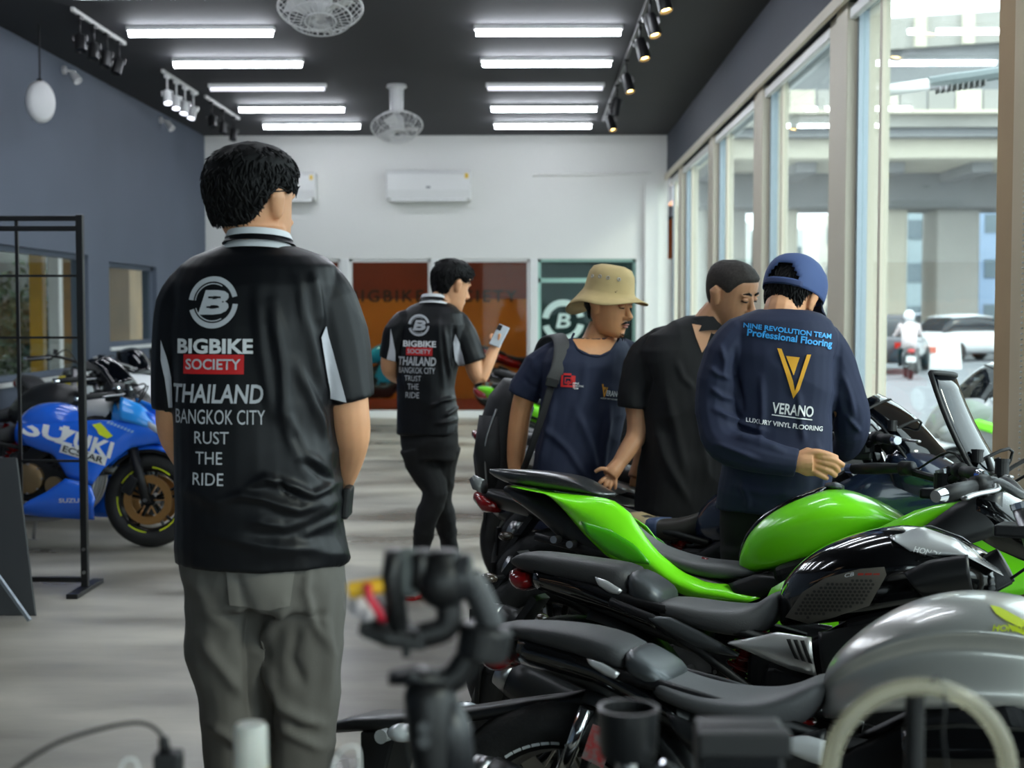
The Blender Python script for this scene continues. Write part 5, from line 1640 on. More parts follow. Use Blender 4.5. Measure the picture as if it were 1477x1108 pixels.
shirt = [rings_geo([(354, 322, 422, .060), (361, 300, 442, .075), (371, 276, 466, .090), (386, 258, 484, .104), (412, 248, 490, .120), (470, 247, 486, .135), (550, 251, 484, .142), (640, 256, 488, .150), (720, 257, 494, .155), (770, 257, 496, .152), (808, 257, 497, .15)], Y1, sd),
         limb([(415, 394, Y1, .03), (448, 410, Y1, .060), (470, 440, Y1, .070), (490, 510, Y1, .066), (503, 578, Y1, .060)]), limb([(330, 392, Y1, .03), (292, 412, Y1, .062), (268, 445, Y1, .066), (256, 520, Y1, .056), (254, 588, Y1 + .01, .052)])]
F1 = [([(448, 392), (456, 430), (461, 475)], 7, .010), ([(392, 440), (400, 480), (408, 530), (410, 597), (434, 656), (482, 684)], 10, .013), ([(425, 520), (450, 580), (476, 632), (488, 676)], 8, .012),
      ([(430, 400), (436, 450), (452, 510), (462, 560)], 8, .009), ([(359, 701), (384, 690), (408, 696), (428, 704), (447, 714), (470, 704), (490, 694)], 6, .013), ([(318, 722), (350, 714), (382, 720), (405, 728), (430, 736), (479, 722)], 7, .011),
      ([(430, 774), (460, 760), (490, 746)], 7, .009), ([(400, 690), (412, 708), (430, 718)], 4, -.010), ([(365, 752), (410, 760), (440, 752), (492, 722)], 8, .009), ([(468, 600), (480, 650), (488, 690)], 5, -.008),
      ([(262, 700), (290, 712), (330, 735)], 12, .006), ([(300, 770), (380, 786), (470, 790)], 8, .006), ([(415, 610), (440, 668), (476, 694)], 6, -.010), ([(370, 420), (378, 500), (392, 600)], 9, .006)]
sh1 = remesh('jersey', shirt, M_jersey, t, .005, 3, foldlines(F1, wr1))
cc = W(373, 356, Y1)
for z0, z1, mm, fl in ((.000, .018, M_collar, .020), (.016, .030, M_jersey, .012), (.028, .042, M_collar, .006)):
    collar(t, cc + Vector((0, .005, 0)), .068, .066, z0 - .012, z1 - .012, sd, mm, 'collar', .010, .010, fl)
jersey_print(t, sh1, Y1, 1.0, 325, 437, [('THAILAND', -61, 139, 135, 26, .02, .12), ('BANGKOK CITY', -56, 168, 132, 20, .0, 0), ('RUST', -24, 195, 50, 17, 0, 0), ('THE', -22, 223, 39, 17, 0, 0), ('RIDE', -26, 252, 45, 17, 0, 0)])
decal('side_panel', poly_bm([[(469, -470), (462, -487), (470, -540), (477, -575), (500, -580), (492, -550), (480, -505)]]), lambda x, y: W(x, -y, Y1), sh1, M_panel, t, vdir, off=.003)
decal('side_panel', poly_bm([[(233, -490), (240, -512), (249, -545), (251, -588), (244, -588), (238, -545), (233, -520)]]), lambda x, y: W(x, -y, Y1), sh1, M_panel, t, vdir, off=.003)
def wr_tr(seed):
    a, b = folds(.007, (5, 5, 3.2), seed, 1.0, .15), folds(.003, (10, 10, 6), seed + 2, -.8, .2)
    return lambda p, n: a(p, n) + b(p, n)
leg1 = [rings_geo([(772, 264, 494, .128), (830, 266, 497, .132), (868, 272, 492, .122)], Y1, sd),
        limb([(330, 826, Y1, .096), (330, 870, Y1, .100), (331, 930, Y1, .095), (340, 1010, Y1, .082), (345, 1075, Y1, .078), (348, 1200, Y1, .070), (350, 1340, Y1, .064), (350, 1385, Y1, .066)]),
        limb([(436, 826, Y1, .094), (436, 870, Y1, .096), (439, 930, Y1, .090), (437, 1010, Y1, .080), (432, 1075, Y1, .074), (430, 1200, Y1, .068), (428, 1340, Y1, .062), (428, 1385, Y1, .064)])]
FT = [([(413, 872), (392, 905), (374, 940)], 9, .016), ([(374, 940), (392, 980), (407, 1017), (436, 1036), (466, 1046)], 9, .016), ([(478, 848), (466, 892), (478, 946), (472, 1017)], 8, .012), ([(289, 919), (318, 958), (354, 1005)], 9, .012),
      ([(362, 870), (358, 930), (364, 1050)], 9, -.022), ([(407, 1046), (430, 1062), (460, 1078)], 8, .013), ([(446, 815), (440, 850), (452, 900), (470, 930)], 7, .010), ([(282, 830), (300, 880), (330, 905)], 10, .008), ([(304, 1045), (330, 1060), (350, 1078)], 8, .012),
      ([(430, 900), (420, 950), (440, 990)], 8, -.009), ([(395, 1000), (385, 1040), (395, 1080)], 7, -.010), ([(340, 820), (350, 850), (356, 880)], 6, -.008)]
tr1 = remesh('trousers', leg1, M_trg, t, .006, 10, foldlines(FT, wr_tr(2)))
decal('back_pocket', poly_bm([[(344, -800), (349, -856), (405, -862), (432, -856), (440, -800)]]), lambda x, y: W(x, -y, Y1), tr1, mat('grey chino pocket', (112, 109, 104), .85), t, PY, off=.0035)
p0, p1 = W(350, 450, Y1), W(428, 450, Y1)
shoes(t, [(p0.x, Y1 + .03, -8), (p1.x, Y1 + .03, 12)], M_black, M_whitem)
c = W(501, 724, Y1 + .06)
ph = thing('phone', 'black phone in a case at the right hip of the man in front', 'phone', c)
obj('case', box((0, 0, 0), (.018, .075, .07), Matrix.Rotation(.1, 3, 'Y')), M_black, ph, bevel=.006)
obj('screen', box((.0, .0385, 0), (.012, .001, .06)), mat('phone screen', (20, 24, 30), .1), ph)

# ---- 2: man walking away, looking at his phone
Y2 = 7.2
t = person('man in black team jersey and black jeans walking away, looking at a phone', 617, Y2)
a2 = math.radians(-18)
sd = (math.cos(a2), math.sin(a2), 0)
Mh = head_matrix(W(651, 412, Y2 + .04), 52, 16, 0, 1.02)
body = head_geos(Mh)
body += [limb([(640, 428, Y2 + .02, .056), (630, 445, Y2, .062), (622, 470, Y2, .08)]), rings_geo([(446, 600, 650, .06), (462, 580, 664, .08), (520, 580, 656, .09), (600, 580, 652, .09)], Y2, sd),
         limb([(652, 474, Y2, .035), (668, 494, Y2, .042), (678, 512, Y2, .046), (690, 545, Y2, .040), (702, 526, Y2 + .02, .036), (712, 505, Y2 + .05, .028), (716, 494, Y2 + .06, .030)]),
         limb([(588, 474, Y2, .035), (572, 494, Y2, .042), (563, 512, Y2, .045), (562, 534, Y2 + .03, .04), (580, 545, Y2 + .18, .033), (602, 530, Y2 + .28, .028)])]
for q in range(4):
    body.append(limb([(714 - q * 1.2, 492 + q * 2.2, Y2 + .06, .010), (721 - q * .5, 486 + q * 3, Y2 + .05, .009), (720 - q * .5, 482 + q * 3.2, Y2 + .02, .008)], 8))
body.append(limb([(711, 495, Y2 + .05, .011), (707, 487, Y2 + .04, .009), (710, 481, Y2 + .05, .008)], 8))
remesh('body', body, M_skin1, t, .005, 4)
hair(t, hair_geos(Mh, HL, .014, 700, .05, 9, .7, 1.3), M_hair)
shirt = [rings_geo([(436, 603, 648, .058), (442, 590, 658, .075), (452, 577, 668, .09), (468, 570, 673, .11), (500, 572, 666, .118), (560, 574, 656, .115), (600, 573, 660, .12), (626, 573, 662, .12)], Y2, sd),
         limb([(640, 458, Y2, .03), (656, 464, Y2, .062), (668, 484, Y2, .070), (682, 522, Y2, .068)]), limb([(602, 458, Y2, .03), (584, 464, Y2, .062), (570, 486, Y2, .066), (562, 517, Y2 + .01, .058)])]
F2 = [([(621, 587), (636, 578), (655, 574)], 3, .016), ([(640, 470), (644, 510), (650, 545)], 3.5, .014), ([(632, 455), (634, 500), (640, 560)], 4, .010), ([(640, 600), (650, 594), (660, 586)], 3, .014), ([(655, 470), (656, 495), (654, 530)], 3, -.014), ([(628, 612), (645, 608), (660, 604)], 3, .012), ([(584, 470), (582, 520), (590, 570)], 4, .008)]
sh2 = remesh('jersey', shirt, M_jersey, t, .006, 3, foldlines(F2, folds(.006, (4, 4, 3.5), 6, .7)))
cc = W(626, 437, Y2)
for z0, z1, mm, fl in ((.000, .018, M_collar, .022), (.016, .034, M_jersey, .014), (.030, .046, M_collar, .008)):
    collar(t, cc + Vector((.004, .01, 0)), .066, .064, z0 - .01, z1 - .01, sd, mm, 'collar', .010, .012, fl)
jersey_print(t, sh2, Y2, .43, 606.5, 469, [('THAILAND', -70, 132, 128, 29, .03, .12), ('BANGKOK CITY', -68, 158, 122, 20, .0, 0), ('TRUST', -48, 184, 56, 18, 0, 0), ('THE', -38, 212, 38, 19, 0, 0), ('RIDE', -44, 240, 46, 19, 0, 0)], .02)
decal('side_panel', poly_bm([[(657, -482), (653, -496), (656, -520), (664, -534), (672, -530), (668, -512), (662, -494)]]), lambda x, y: W(x, -y, Y2), sh2, M_panel, t, vdir, off=.004)
decal('side_panel', poly_bm([[(564, -474), (567, -490), (570, -508), (570, -521), (558, -518), (562, -500)]]), lambda x, y: W(x, -y, Y2), sh2, M_panel, t, vdir, off=.004)
legs = [rings_geo([(612, 577, 660, .105), (640, 578, 661, .11), (662, 585, 657, .10)], Y2, sd),
        limb([(604, 645, Y2, .098), (613, 680, Y2 + .0, .080), (627, 708, Y2 - .02, .066), (617, 745, Y2 - .03, .060), (607, 790, Y2 - .03, .046), (603, 835, Y2 - .03, .042)]),
        limb([(638, 645, Y2 + .02, .092), (636, 690, Y2 + .08, .074), (634, 716, Y2 + .10, .062), (642, 750, Y2 + .16, .056), (648, 785, Y2 + .22, .045), (650, 815, Y2 + .26, .041)])]
remesh('trousers', legs, M_jean, t, .007, 4, folds(.006, (6, 6, 9), 3, .5))
p0, p1 = W(600, 450, Y2), W(650, 450, Y2)
shoes(t, [(p0.x, Y2 - .03, 15), (p1.x, Y2 + .34, 15)], M_whitem, M_rprint)
c = W(719, 487, Y2 + .03)
ph = thing('phone', 'pale phone held up by the walking man', 'phone', c, (math.radians(-25), math.radians(20), math.radians(-20)))
obj('case', box((0, 0, .01), (.062, .008, .12)), mat('pale phone case', (200, 208, 216), .3), ph, bevel=.006)
obj('camera_bump', box((-.018, -.006, .05), (.025, .004, .03)), M_black, ph, bevel=.003)

# ---- 3: man with bucket hat, facing right
Y3 = 5.86
t = person('man in khaki bucket hat and navy t-shirt leaning over the motorcycles', 835, Y3)
a3 = math.radians(30)
sd = (math.cos(a3), math.sin(a3), 0)
Mh = head_matrix(W(877, 441, Y3 - .02), 126, 10, 0, 1.02)
body = head_geos(Mh)
body += [limb([(868, 470, Y3 + .03, .052), (860, 490, Y3 + .02, .056), (850, 520, Y3, .08)]), rings_geo([(500, 815, 890, .06), (520, 795, 900, .08), (600, 790, 890, .09), (720, 780, 860, .09)], Y3, sd),
         limb([(806, 522, Y3, .035), (778, 540, Y3, .044), (762, 562, Y3, .048), (752, 590, Y3, .044), (746, 635, Y3, .042), (744, 672, Y3, .034), (752, 690, Y3 - .03, .029), (764, 699, Y3 - .06, .03)]),
         limb([(900, 522, Y3 + .10, .035), (920, 556, Y3 + .16, .046), (930, 610, Y3 + .2, .04), (925, 660, Y3 + .15, .033), (915, 690, Y3 + .12, .03)])]
for q in range(4):
    body.append(limb([(766, 698 + q, Y3 - .04 - q * .014, .010), (776, 701 + q, Y3 - .05 - q * .016, .009), (784, 705 + q, Y3 - .05 - q * .016, .008)], 8))
    body.append(limb([(912 + q * 4, 690, Y3 + .11, .010), (910 + q * 4, 702, Y3 + .10, .009)], 8))
body.append(limb([(762, 700, Y3 - .09, .011), (770, 707, Y3 - .12, .009)], 8))
remesh('body', body, M_skin2, t, .0038, 3)
face_details(t, Mh, M_skin2, True)
hair(t, hair_geos(Mh, HL, .008, 120, .03, 4, .2), M_hair)
# hat
def hat_pts(f, a):
    return None
hat = bpy.data.objects.new('bucket_hat', None)
hv, hf = [], []
rowsH = [(.140, .012), (.138, .05), (.128, .078), (.105, .092), (.07, .098), (.042, .102), (.030, .108), (.018, .130), (.008, .152), (.000, .168)]
NH = 44
for i, (z, r) in enumerate(rowsH):
    for k in range(NH):
        th = 2 * math.pi * k / NH
        fy = math.cos(th)
        zz = z
        rr = r
        if i > 6:
            d = (i - 6) / 3
            zz += d * (.008 * math.sin(3 * th + 1) + (-.080 if fy < 0 else .012) * abs(fy) ** 1.5 - .004 * abs(math.sin(th)) ** 2)
        hv.append(Mh @ Vector((rr * math.sin(th) * .86, rr * fy + (-.004), zz + .020)) - t.location)
for i in range(len(rowsH) - 1):
    for k in range(NH):
        k2 = (k + 1) % NH
        hf.append((i * NH + k, i * NH + k2, (i + 1) * NH + k2, (i + 1) * NH + k))
hf.append(tuple(range(NH)))
bpy.data.objects.remove(hat)
hat = obj('bucket_hat', (hv, hf), M_khaki, t, smooth=True)
m_ = hat.modifiers.new('s', 'SOLIDIFY'); m_.thickness = .004; m_.offset = 1
for q, (th, z) in enumerate(((1.2, .10), (1.55, .10), (1.95, .095), (.75, .10))):
    p = Mh @ Vector((.098 * math.sin(th) * .86, .098 * math.cos(th) - .004, z + .016)) - t.location
    n_ = (Mh.to_3x3() @ Vector((math.sin(th), math.cos(th), .3))).normalized()
    obj('eyelet', torus(p + n_ * .004, n_, .006, .0018, 14, 6), M_steel, hat, smooth=True)
obj('hat_band_seam', tube([Mh @ Vector((.1045 * math.sin(a) * .86, .1045 * math.cos(a) - .004, .056)) - t.location for a in [2 * math.pi * k / 40 for k in range(41)]], .0022, 6), mat('khaki seam', (168, 146, 102), .85), hat, smooth=True)
shirt = [rings_geo([(487, 822, 892, .060), (493, 803, 906, .08), (503, 788, 914, .10), (522, 778, 917, .115), (560, 778, 912, .12), (620, 772, 902, .122), (680, 764, 885, .122), (740, 760, 872, .12), (790, 758, 868, .118)], Y3, sd),
         limb([(828, 502, Y3, .03), (804, 510, Y3, .062), (780, 530, Y3, .072), (762, 556, Y3, .069), (754, 572, Y3, .066)]), limb([(880, 504, Y3 + .05, .03), (900, 510, Y3 + .08, .062), (916, 540, Y3 + .14, .068), (924, 575, Y3 + .17, .064)])]
F3 = [([(800, 570), (792, 620), (778, 680)], 5, .014), ([(830, 590), (850, 640), (862, 690)], 6, .012), ([(780, 610), (820, 650), (850, 700)], 5, .010), ([(880, 590), (872, 640), (868, 690)], 5, .012), ([(770, 520), (776, 545), (770, 570)], 4, .010), ([(845, 520), (840, 570), (820, 620)], 6, .008), ([(756, 545), (765, 556), (776, 560)], 3, -.008)]
sh3 = remesh('t_shirt', shirt, M_navyt, t, .006, 3, foldlines(F3, folds(.006, (4.5, 4.5, 4), 8, .8)))
cc = W(858, 492, Y3)
rib3 = []
tree3 = bvh_world(sh3)
for x, y in ((828, 481), (825, 490), (833, 504), (850, 512.5), (867, 513.5), (881, 506), (891, 492), (892, 485)):
    hit = tree3.ray_cast(CAM, ray(x, y))
    rib3.append((hit[0] if hit[0] is not None else W(x, y, Y3 - .06)) - t.location)
0 and collar(t, cc + Vector((0, 0, -.012)), .078, .070, -.012, .006, sd, M_navyt, 'neck_rib', .008, .018, .006)
decal('neck_opening', poly_bm([[(829, -482), (826, -490), (834, -503), (850, -511), (866, -512), (880, -505), (890, -490), (890, -484)]]), lambda x, y: W(x, -y, Y3 - .1), sh3, M_skin2, t, vdir, off=.002)
obj('neckline_rib', tube(smooth_path([Vector(v) for v in rib3], 3), .005, 8), M_navyt, t, smooth=True)
decal('chest_emblem', poly_bm([[(0, 0), (17, 0), (17, 3), (3, 3), (3, 17), (0, 17)], [(3, 17), (14, 17), (14, 20), (3, 20)], [(17, 0), (20, 0), (20, 17), (14, 17), (14, 14), (17, 14)], [(5, 5), (15, 5), (15, 6.5), (5, 6.5)], [(5, 12.5), (15, 12.5), (15, 14), (5, 14)], [(5, 6.5), (6.5, 6.5), (6.5, 12.5), (5, 12.5)], [(13.5, 6.5), (15, 6.5), (15, 12.5), (13.5, 12.5)]]), px_place((809, 558), (829, 559), Y3 - .1), sh3, M_rprint, t, vdir, off=.003)
decal('chest_number', text_mesh('9', bold=.02, width=4.5, height=7), px_place((817, 556), (829, 557), Y3 - .1), sh3, M_rprint, t, vdir, off=.003, fine=.006)
for q, (tx, w_) in enumerate((('NINE', 9), ('REVOLUTION', 15), ('TEAM', 8))):
    decal('chest_lettering', text_mesh(tx, bold=.02, width=w_, height=2.6), px_place((826, 554 + q * 3.6), (846, 555.5 + q * 3.6), Y3 - .1), sh3, M_wprint, t, vdir, off=.003, fine=.01)
decal('brand_initial', poly_bm([[(0, 17), (2.2, 17), (5.0, 3), (7.5, 13), (9, 13), (5.6, -1), (4.4, -1)], [(2.8, 13), (6.6, 13), (5.0, 8)]]), px_place((866, 571), (894, 574), Y3 - .1), sh3, mat('orange print', (228, 160, 52), .5), t, vdir, off=.003)
decal('brand_lettering', text_mesh('ERANO', bold=.02, width=20, height=8), px_place((874, 571), (894, 573), Y3 - .1), sh3, M_wprint, t, vdir, off=.003)
decal('brand_tagline', text_mesh('LUXURY VINYL FLOORING', bold=.01, width=26, height=2.2), px_place((866, 575), (893, 578), Y3 - .1), sh3, M_wprint, t, vdir, off=.003, fine=.01)
legs = [rings_geo([(690, 768, 868, .10), (760, 764, 866, .11), (800, 768, 862, .10)], Y3, sd), limb([(790, 770, Y3, .092), (786, 850, Y3, .075), (788, 930, Y3, .06), (790, 955, Y3, .058)]), limb([(842, 770, Y3 + .05, .09), (846, 850, Y3 + .1, .075), (850, 925, Y3 + .12, .06), (850, 945, Y3 + .12, .058)])]
remesh('trousers', legs, M_olive, t, .009, 4, folds(.006, (6, 6, 6), 3, .5))
p0, p1 = W(790, 450, Y3), W(850, 450, Y3)
shoes(t, [(p0.x, Y3, 150), (p1.x, Y3 + .12, 140)], M_black, M_black)
# his backpack
c = W(724, 640, Y3 + .16)
bp = thing('backpack', 'black backpack hanging from the shoulder of the man in the bucket hat', 'backpack', c)
M_pack = mat('black pack nylon', (32, 32, 35), .6, bump=.15, bscale=200)
L = c
def lp(x, y, Y):
    return W(x, y, Y) - L
obj('pack_body', tube([lp(745, 552, Y3 + .16), lp(738, 580, Y3 + .17), lp(724, 620, Y3 + .18), lp(716, 660, Y3 + .18), lp(718, 705, Y3 + .17), lp(728, 728, Y3 + .15)], [(.06, .08), (.10, .12), (.10, .14), (.10, .14), (.09, .13), (.05, .08)], 20, side=(1, 0, 0), e=.75), M_pack, bp, smooth=True)
obj('front_pocket', tube([lp(708, 600, Y3 + .10), lp(704, 650, Y3 + .09), lp(708, 700, Y3 + .10)], [(.05, .06), (.06, .08), (.05, .06)], 16, side=(1, 0, 0), e=.7), M_pack, bp, smooth=True)
obj('zip', tube(smooth_path([lp(716, 590, Y3 + .03), lp(700, 640, Y3 + .02), lp(702, 700, Y3 + .03)], 5), .004, 6), M_steel, bp, smooth=True)
M_strap = mat('grey strap webbing', (70, 70, 72), .7, bump=.15, bscale=250)
def strap(name, pts, w, th, m):
    ps = [lp(*q) for q in pts]
    sp = smooth_path(ps, 5)
    return obj(name, tube(sp, [(w / 2, th / 2)] * len(sp), 10, side=(.9, .3, .15), e=.5), m, bp, smooth=True)
strap('shoulder_strap', [(770, 540, Y3 + .14), (785, 494, Y3 + .08), (802, 484, Y3 - .02), (810, 497, Y3 - .115), (806, 530, Y3 - .150), (797, 550, Y3 - .152)], .065, .014, M_strap)
strap('lower_strap', [(797, 550, Y3 - .154), (785, 590, Y3 - .15), (772, 630, Y3 - .135), (758, 670, Y3 - .08), (742, 705, Y3 + .04)], .032, .006, M_pack)
obj('buckle', box(lp(796, 552, Y3 - .165), (.05, .012, .035), Matrix.Rotation(.25, 3, 'Y')), M_black, bp, bevel=.004)

# ---- 4: man in black polo
Y4 = 5.7
t = person('man in black polo shirt with cropped hair, between the other two', 985, Y4)
a4 = math.radians(32)
sd = (math.cos(a4), math.sin(a4), 0)
Mh = head_matrix(W(1054, 425, Y4 - .04), 132, 20, 4, 1.10)
body = head_geos(Mh)
body += [limb([(1038, 448, Y4, .062), (1022, 470, Y4, .068), (1005, 500, Y4, .085)]), rings_geo([(490, 950, 1040, .07), (520, 935, 1045, .09), (620, 938, 1045, .10), (740, 930, 1035, .10)], Y4, sd),
         limb([(950, 510, Y4, .036), (926, 540, Y4, .046), (917, 570, Y4 - .02, .05), (920, 600, Y4 - .03, .046), (918, 628, Y4 - .05, .042), (905, 650, Y4 - .09, .036), (893, 668, Y4 - .12, .029), (884, 680, Y4 - .14, .033), (879, 687, Y4 - .15, .03)])]
for (x0, y0), (x1, y1), (x2, y2), r in (((880, 680), (868, 676), (858, 681), .0092), ((876, 688), (867, 694), (861, 704), .0085), ((879, 690), (873, 700), (869, 709), .0085), ((883, 691), (880, 702), (878, 710), .0082), ((888, 690), (888, 699), (887, 706), .0076)):
    body.append(limb([(x0, y0, Y4 - .15, r * 1.1), (x1, y1, Y4 - .165, r), (x2, y2, Y4 - .16, r * .85)], 8))
remesh('body', body, M_skin3, t, .0038, 3)
face_details(t, Mh, M_skin3, False)
hair(t, hair_geos(Mh, HL, .0055, 0, .02, 4, .1), M_stub)
shirt = [rings_geo([(455, 990, 1036, .060), (462, 974, 1042, .074), (470, 955, 1052, .090), (482, 930, 1060, .105), (505, 915, 1064, .125), (560, 922, 1062, .135), (620, 926, 1058, .14), (680, 919, 1052, .145), (740, 912, 1046, .145), (790, 912, 1042, .14)], Y4, sd),
         limb([(985, 482, Y4, .03), (956, 492, Y4, .066), (932, 520, Y4 - .01, .080), (918, 560, Y4 - .02, .074), (915, 588, Y4 - .025, .066)])]
F4 = [([(960, 560), (975, 620), (990, 690)], 7, .012), ([(1000, 560), (1010, 620), (1020, 690)], 6, .010), ([(945, 610), (960, 660), (990, 720)], 6, .012), ([(932, 520), (938, 550), (930, 580)], 4, -.010), ([(975, 520), (985, 545), (1000, 560)], 5, .010)]
sh4 = remesh('polo_shirt', shirt, M_polo, t, .006, 3, foldlines(F4, folds(.006, (4, 4, 3.5), 12, .7)))
cc = W(1010, 466, Y4)
o = collar(t, cc + Vector((0, 0, -.015)), .080, .078, -.032, .022, sd, M_polo, 'collar', .010, .020, .030)
decal('neck_opening', poly_bm([[(998, -468), (1003, -486), (1012, -509), (1018, -500), (1028, -472)]]), lambda x, y: W(x, -y, Y4 - .1), sh4, M_skin3, t, vdir, off=.003)
0 and obj('button_placket', beam(W(1018, 478, Y4 - .12) - t.location, W(1012, 520, Y4 - .145) - t.location, .028, .006, side=(1, .4, 0)), M_polo, t, bevel=.002)
legs = [rings_geo([(760, 918, 1038, .12), (800, 920, 1036, .12), (840, 925, 1030, .11)], Y4, sd), limb([(945, 810, Y4, .09), (946, 890, Y4, .075), (948, 965, Y4, .062)]), limb([(1010, 810, Y4 + .05, .09), (1010, 890, Y4 + .05, .075), (1010, 955, Y4 + .05, .062)])]
remesh('trousers', legs, M_jean, t, .009, 4)
p0, p1 = W(948, 450, Y4), W(1010, 450, Y4)
shoes(t, [(p0.x, Y4, 150), (p1.x, Y4 + .05, 140)], M_black, M_black)

# ---- 5: man in navy long sleeves and blue cap, back to us
Y5 = 4.78
t = person('man in navy long-sleeved shirt and blue cap, one hand behind his back', 1120, Y5)
a5 = math.radians(-14)
sd = (math.cos(a5), math.sin(a5), 0)
Mh = head_matrix(W(1142, 431, Y5 + .05), 32, 28, 6, 1.04)
body = head_geos(Mh)
body += [limb([(1132, 436, Y5 + .02, .060), (1128, 455, Y5, .066), (1125, 490, Y5, .09)]), rings_geo([(470, 1075, 1175, .07), (500, 1062, 1195, .09), (600, 1060, 1188, .10), (720, 1055, 1180, .10)], Y5, sd),
         limb([(1072, 500, Y5, .036), (1048, 530, Y5, .045), (1036, 575, Y5, .05), (1045, 635, Y5 - .04, .045), (1100, 655, Y5 - .15, .038), (1148, 668, Y5 - .20, .029), (1158, 667, Y5 - .205, .032), (1170, 667, Y5 - .205, .034)]),
         limb([(1186, 505, Y5, .036), (1206, 540, Y5, .045), (1219, 575, Y5 + .02, .05), (1228, 622, Y5 + .06, .044), (1222, 640, Y5 + .2, .036), (1216, 650, Y5 + .3, .03)])]
Yh = Y5 - .205
body.append(tube([W(1150, 667, Yh), W(1163, 666, Yh), W(1178, 668, Yh)], [(.022, .034), (.018, .048), (.014, .044)], 14, side=(0, 1, 0)))
for pts, r in (([(1172, 655), (1188, 660), (1204, 664), (1217, 672)], .0118), ([(1176, 664), (1190, 668), (1203, 672), (1210, 681)], .0118), ([(1176, 672), (1188, 677), (1198, 681), (1206, 687)], .0112), ([(1172, 680), (1180, 684), (1188, 688), (1194, 690)], .0102), ([(1158, 656), (1174, 652), (1192, 655), (1208, 661)], .0122)):
    body.append(limb([(x, y, Yh - (.012 if i in (1, 2) else .004), r * (1.08 - .1 * i)) for i, (x, y) in enumerate(pts)], 10))
remesh('body', body, M_skin1, t, .0034, 2)
hair(t, hair_geos(Mh, HL, .012, 800, .05, 11, .35), M_hair)
# cap: dome with the strap opening at the back, brim forward
cv, cf = [], []
NC, KC = 56, 12
def cap_pt(th, f, g=.021):
    zl = .012 + .016 * (math.cos(th))
    z = .119 - (.119 - zl) * f
    return head_pt(th, z, g + .004 * (1 - f))
grid = {}
for i in range(KC + 1):
    for k in range(NC):
        grid[i, k] = len(cv)
        cv.append(Mh @ cap_pt(2 * math.pi * k / NC, i / KC) - t.location)
for i in range(KC):
    for k in range(NC):
        th = 2 * math.pi * (k + .5) / NC
        dback = abs(th - math.pi)
        f = (i + .5) / KC
        if dback < .62 and f > .50 + .42 * (dback / .62) ** 2 and f < .86:
            continue
        k2 = (k + 1) % NC
        cf.append((grid[i, k], grid[i, k2], grid[i + 1, k2], grid[i + 1, k]))
cf.append(tuple(grid[0, k] for k in range(NC)))
cap = obj('cap', (cv, cf), M_capb, t, smooth=True)
m_ = cap.modifiers.new('s', 'SOLIDIFY'); m_.thickness = .003; m_.offset = 1
obj('cap_strap', tube([Mh @ cap_pt(math.pi + a, .92, .024) - t.location for a in [(-.75 + 1.5 * k / 16) for k in range(17)]], [(.011, .002)] * 17, 8, side=Mh.to_3x3() @ Vector((0, 0, 1))), mat('dark blue strap', (48, 60, 98), .8), cap, smooth=True)
bv, bf = [], []
for i in range(6):
    for k in range(17):
        a = (-1.25 + 2.5 * k / 16)
        base = cap_pt(a, 1.0, .020)
        ext = .075 * (i / 5) * max(.15, math.cos(a * 1.05))
        bv.append(Mh @ (base + Vector((math.sin(a) * ext * .4, math.cos(a) * ext, -.012 * (i / 5) - .02 * (i / 5) * math.sin(a) ** 2))) - t.location)
for i in range(5):
    for k in range(16):
        bf.append((i * 17 + k, i * 17 + k + 1, (i + 1) * 17 + k + 1, (i + 1) * 17 + k))
o = obj('cap_brim', (bv, bf), mat('dark cap brim', (30, 36, 58), .8), cap, smooth=True)
o.modifiers.new('s', 'SOLIDIFY').thickness = .004
obj('cap_button', ell(Mh @ Vector((0, 0, .145)) - t.location, .008, 10, 6), M_capb, cap, smooth=True)
shirt = [rings_geo([(447, 1092, 1166, .066), (453, 1074, 1183, .085), (463, 1056, 1197, .105), (480, 1046, 1207, .12), (510, 1046, 1210, .132), (560, 1049, 1206, .138), (620, 1048, 1200, .14), (680, 1042, 1198, .14), (712, 1036, 1197, .14), (734, 1033, 1196, .14)], Y5, sd),
         limb([(1100, 468, Y5, .03), (1072, 482, Y5, .066), (1050, 515, Y5, .080), (1034, 565, Y5 - .01, .070), (1036, 610, Y5 - .04, .068), (1048, 642, Y5 - .09, .066), (1085, 655, Y5 - .16, .060), (1120, 664, Y5 - .195, .050), (1149, 669, Y5 - .205, .046)]),
         limb([(1165, 474, Y5, .03), (1186, 488, Y5, .060), (1206, 530, Y5 + .01, .068), (1224, 580, Y5 + .03, .064), (1229, 618, Y5 + .07, .060), (1224, 640, Y5 + .16, .052), (1217, 648, Y5 + .26, .042)])]
F5 = [([(1060, 505), (1062, 545), (1072, 590)], 4, -.016), ([(1098, 545), (1100, 600), (1096, 640)], 5, .010), ([(1210, 500), (1206, 550), (1200, 610)], 4, -.016), ([(1030, 590), (1050, 602), (1075, 612), (1105, 622)], 4, .013), ([(1026, 560), (1040, 572), (1056, 578)], 4, .012), ([(1034, 640), (1060, 650), (1092, 662)], 4, .013), ([(1060, 628), (1090, 636), (1130, 650)], 4, .011),
      ([(1024, 530), (1036, 540), (1052, 546)], 4, .010), ([(1040, 500), (1046, 520), (1044, 545)], 4, .010), ([(1060, 700), (1100, 712), (1150, 714)], 6, .010), ([(1180, 640), (1186, 680), (1180, 720)], 5, .010), ([(1150, 560), (1156, 610), (1160, 640)], 5, .008), ([(1216, 540), (1226, 570), (1232, 600)], 4, .010), ([(1222, 600), (1232, 612), (1240, 622)], 3, .010), ([(1070, 690), (1080, 720), (1078, 734)], 5, .010)]
sh5 = remesh('long_sleeved_shirt', shirt, M_navyt, t, .005, 3, foldlines(F5, folds(.005, (4, 4, 4), 21, .7)))
cc = W(1129, 448, Y5)
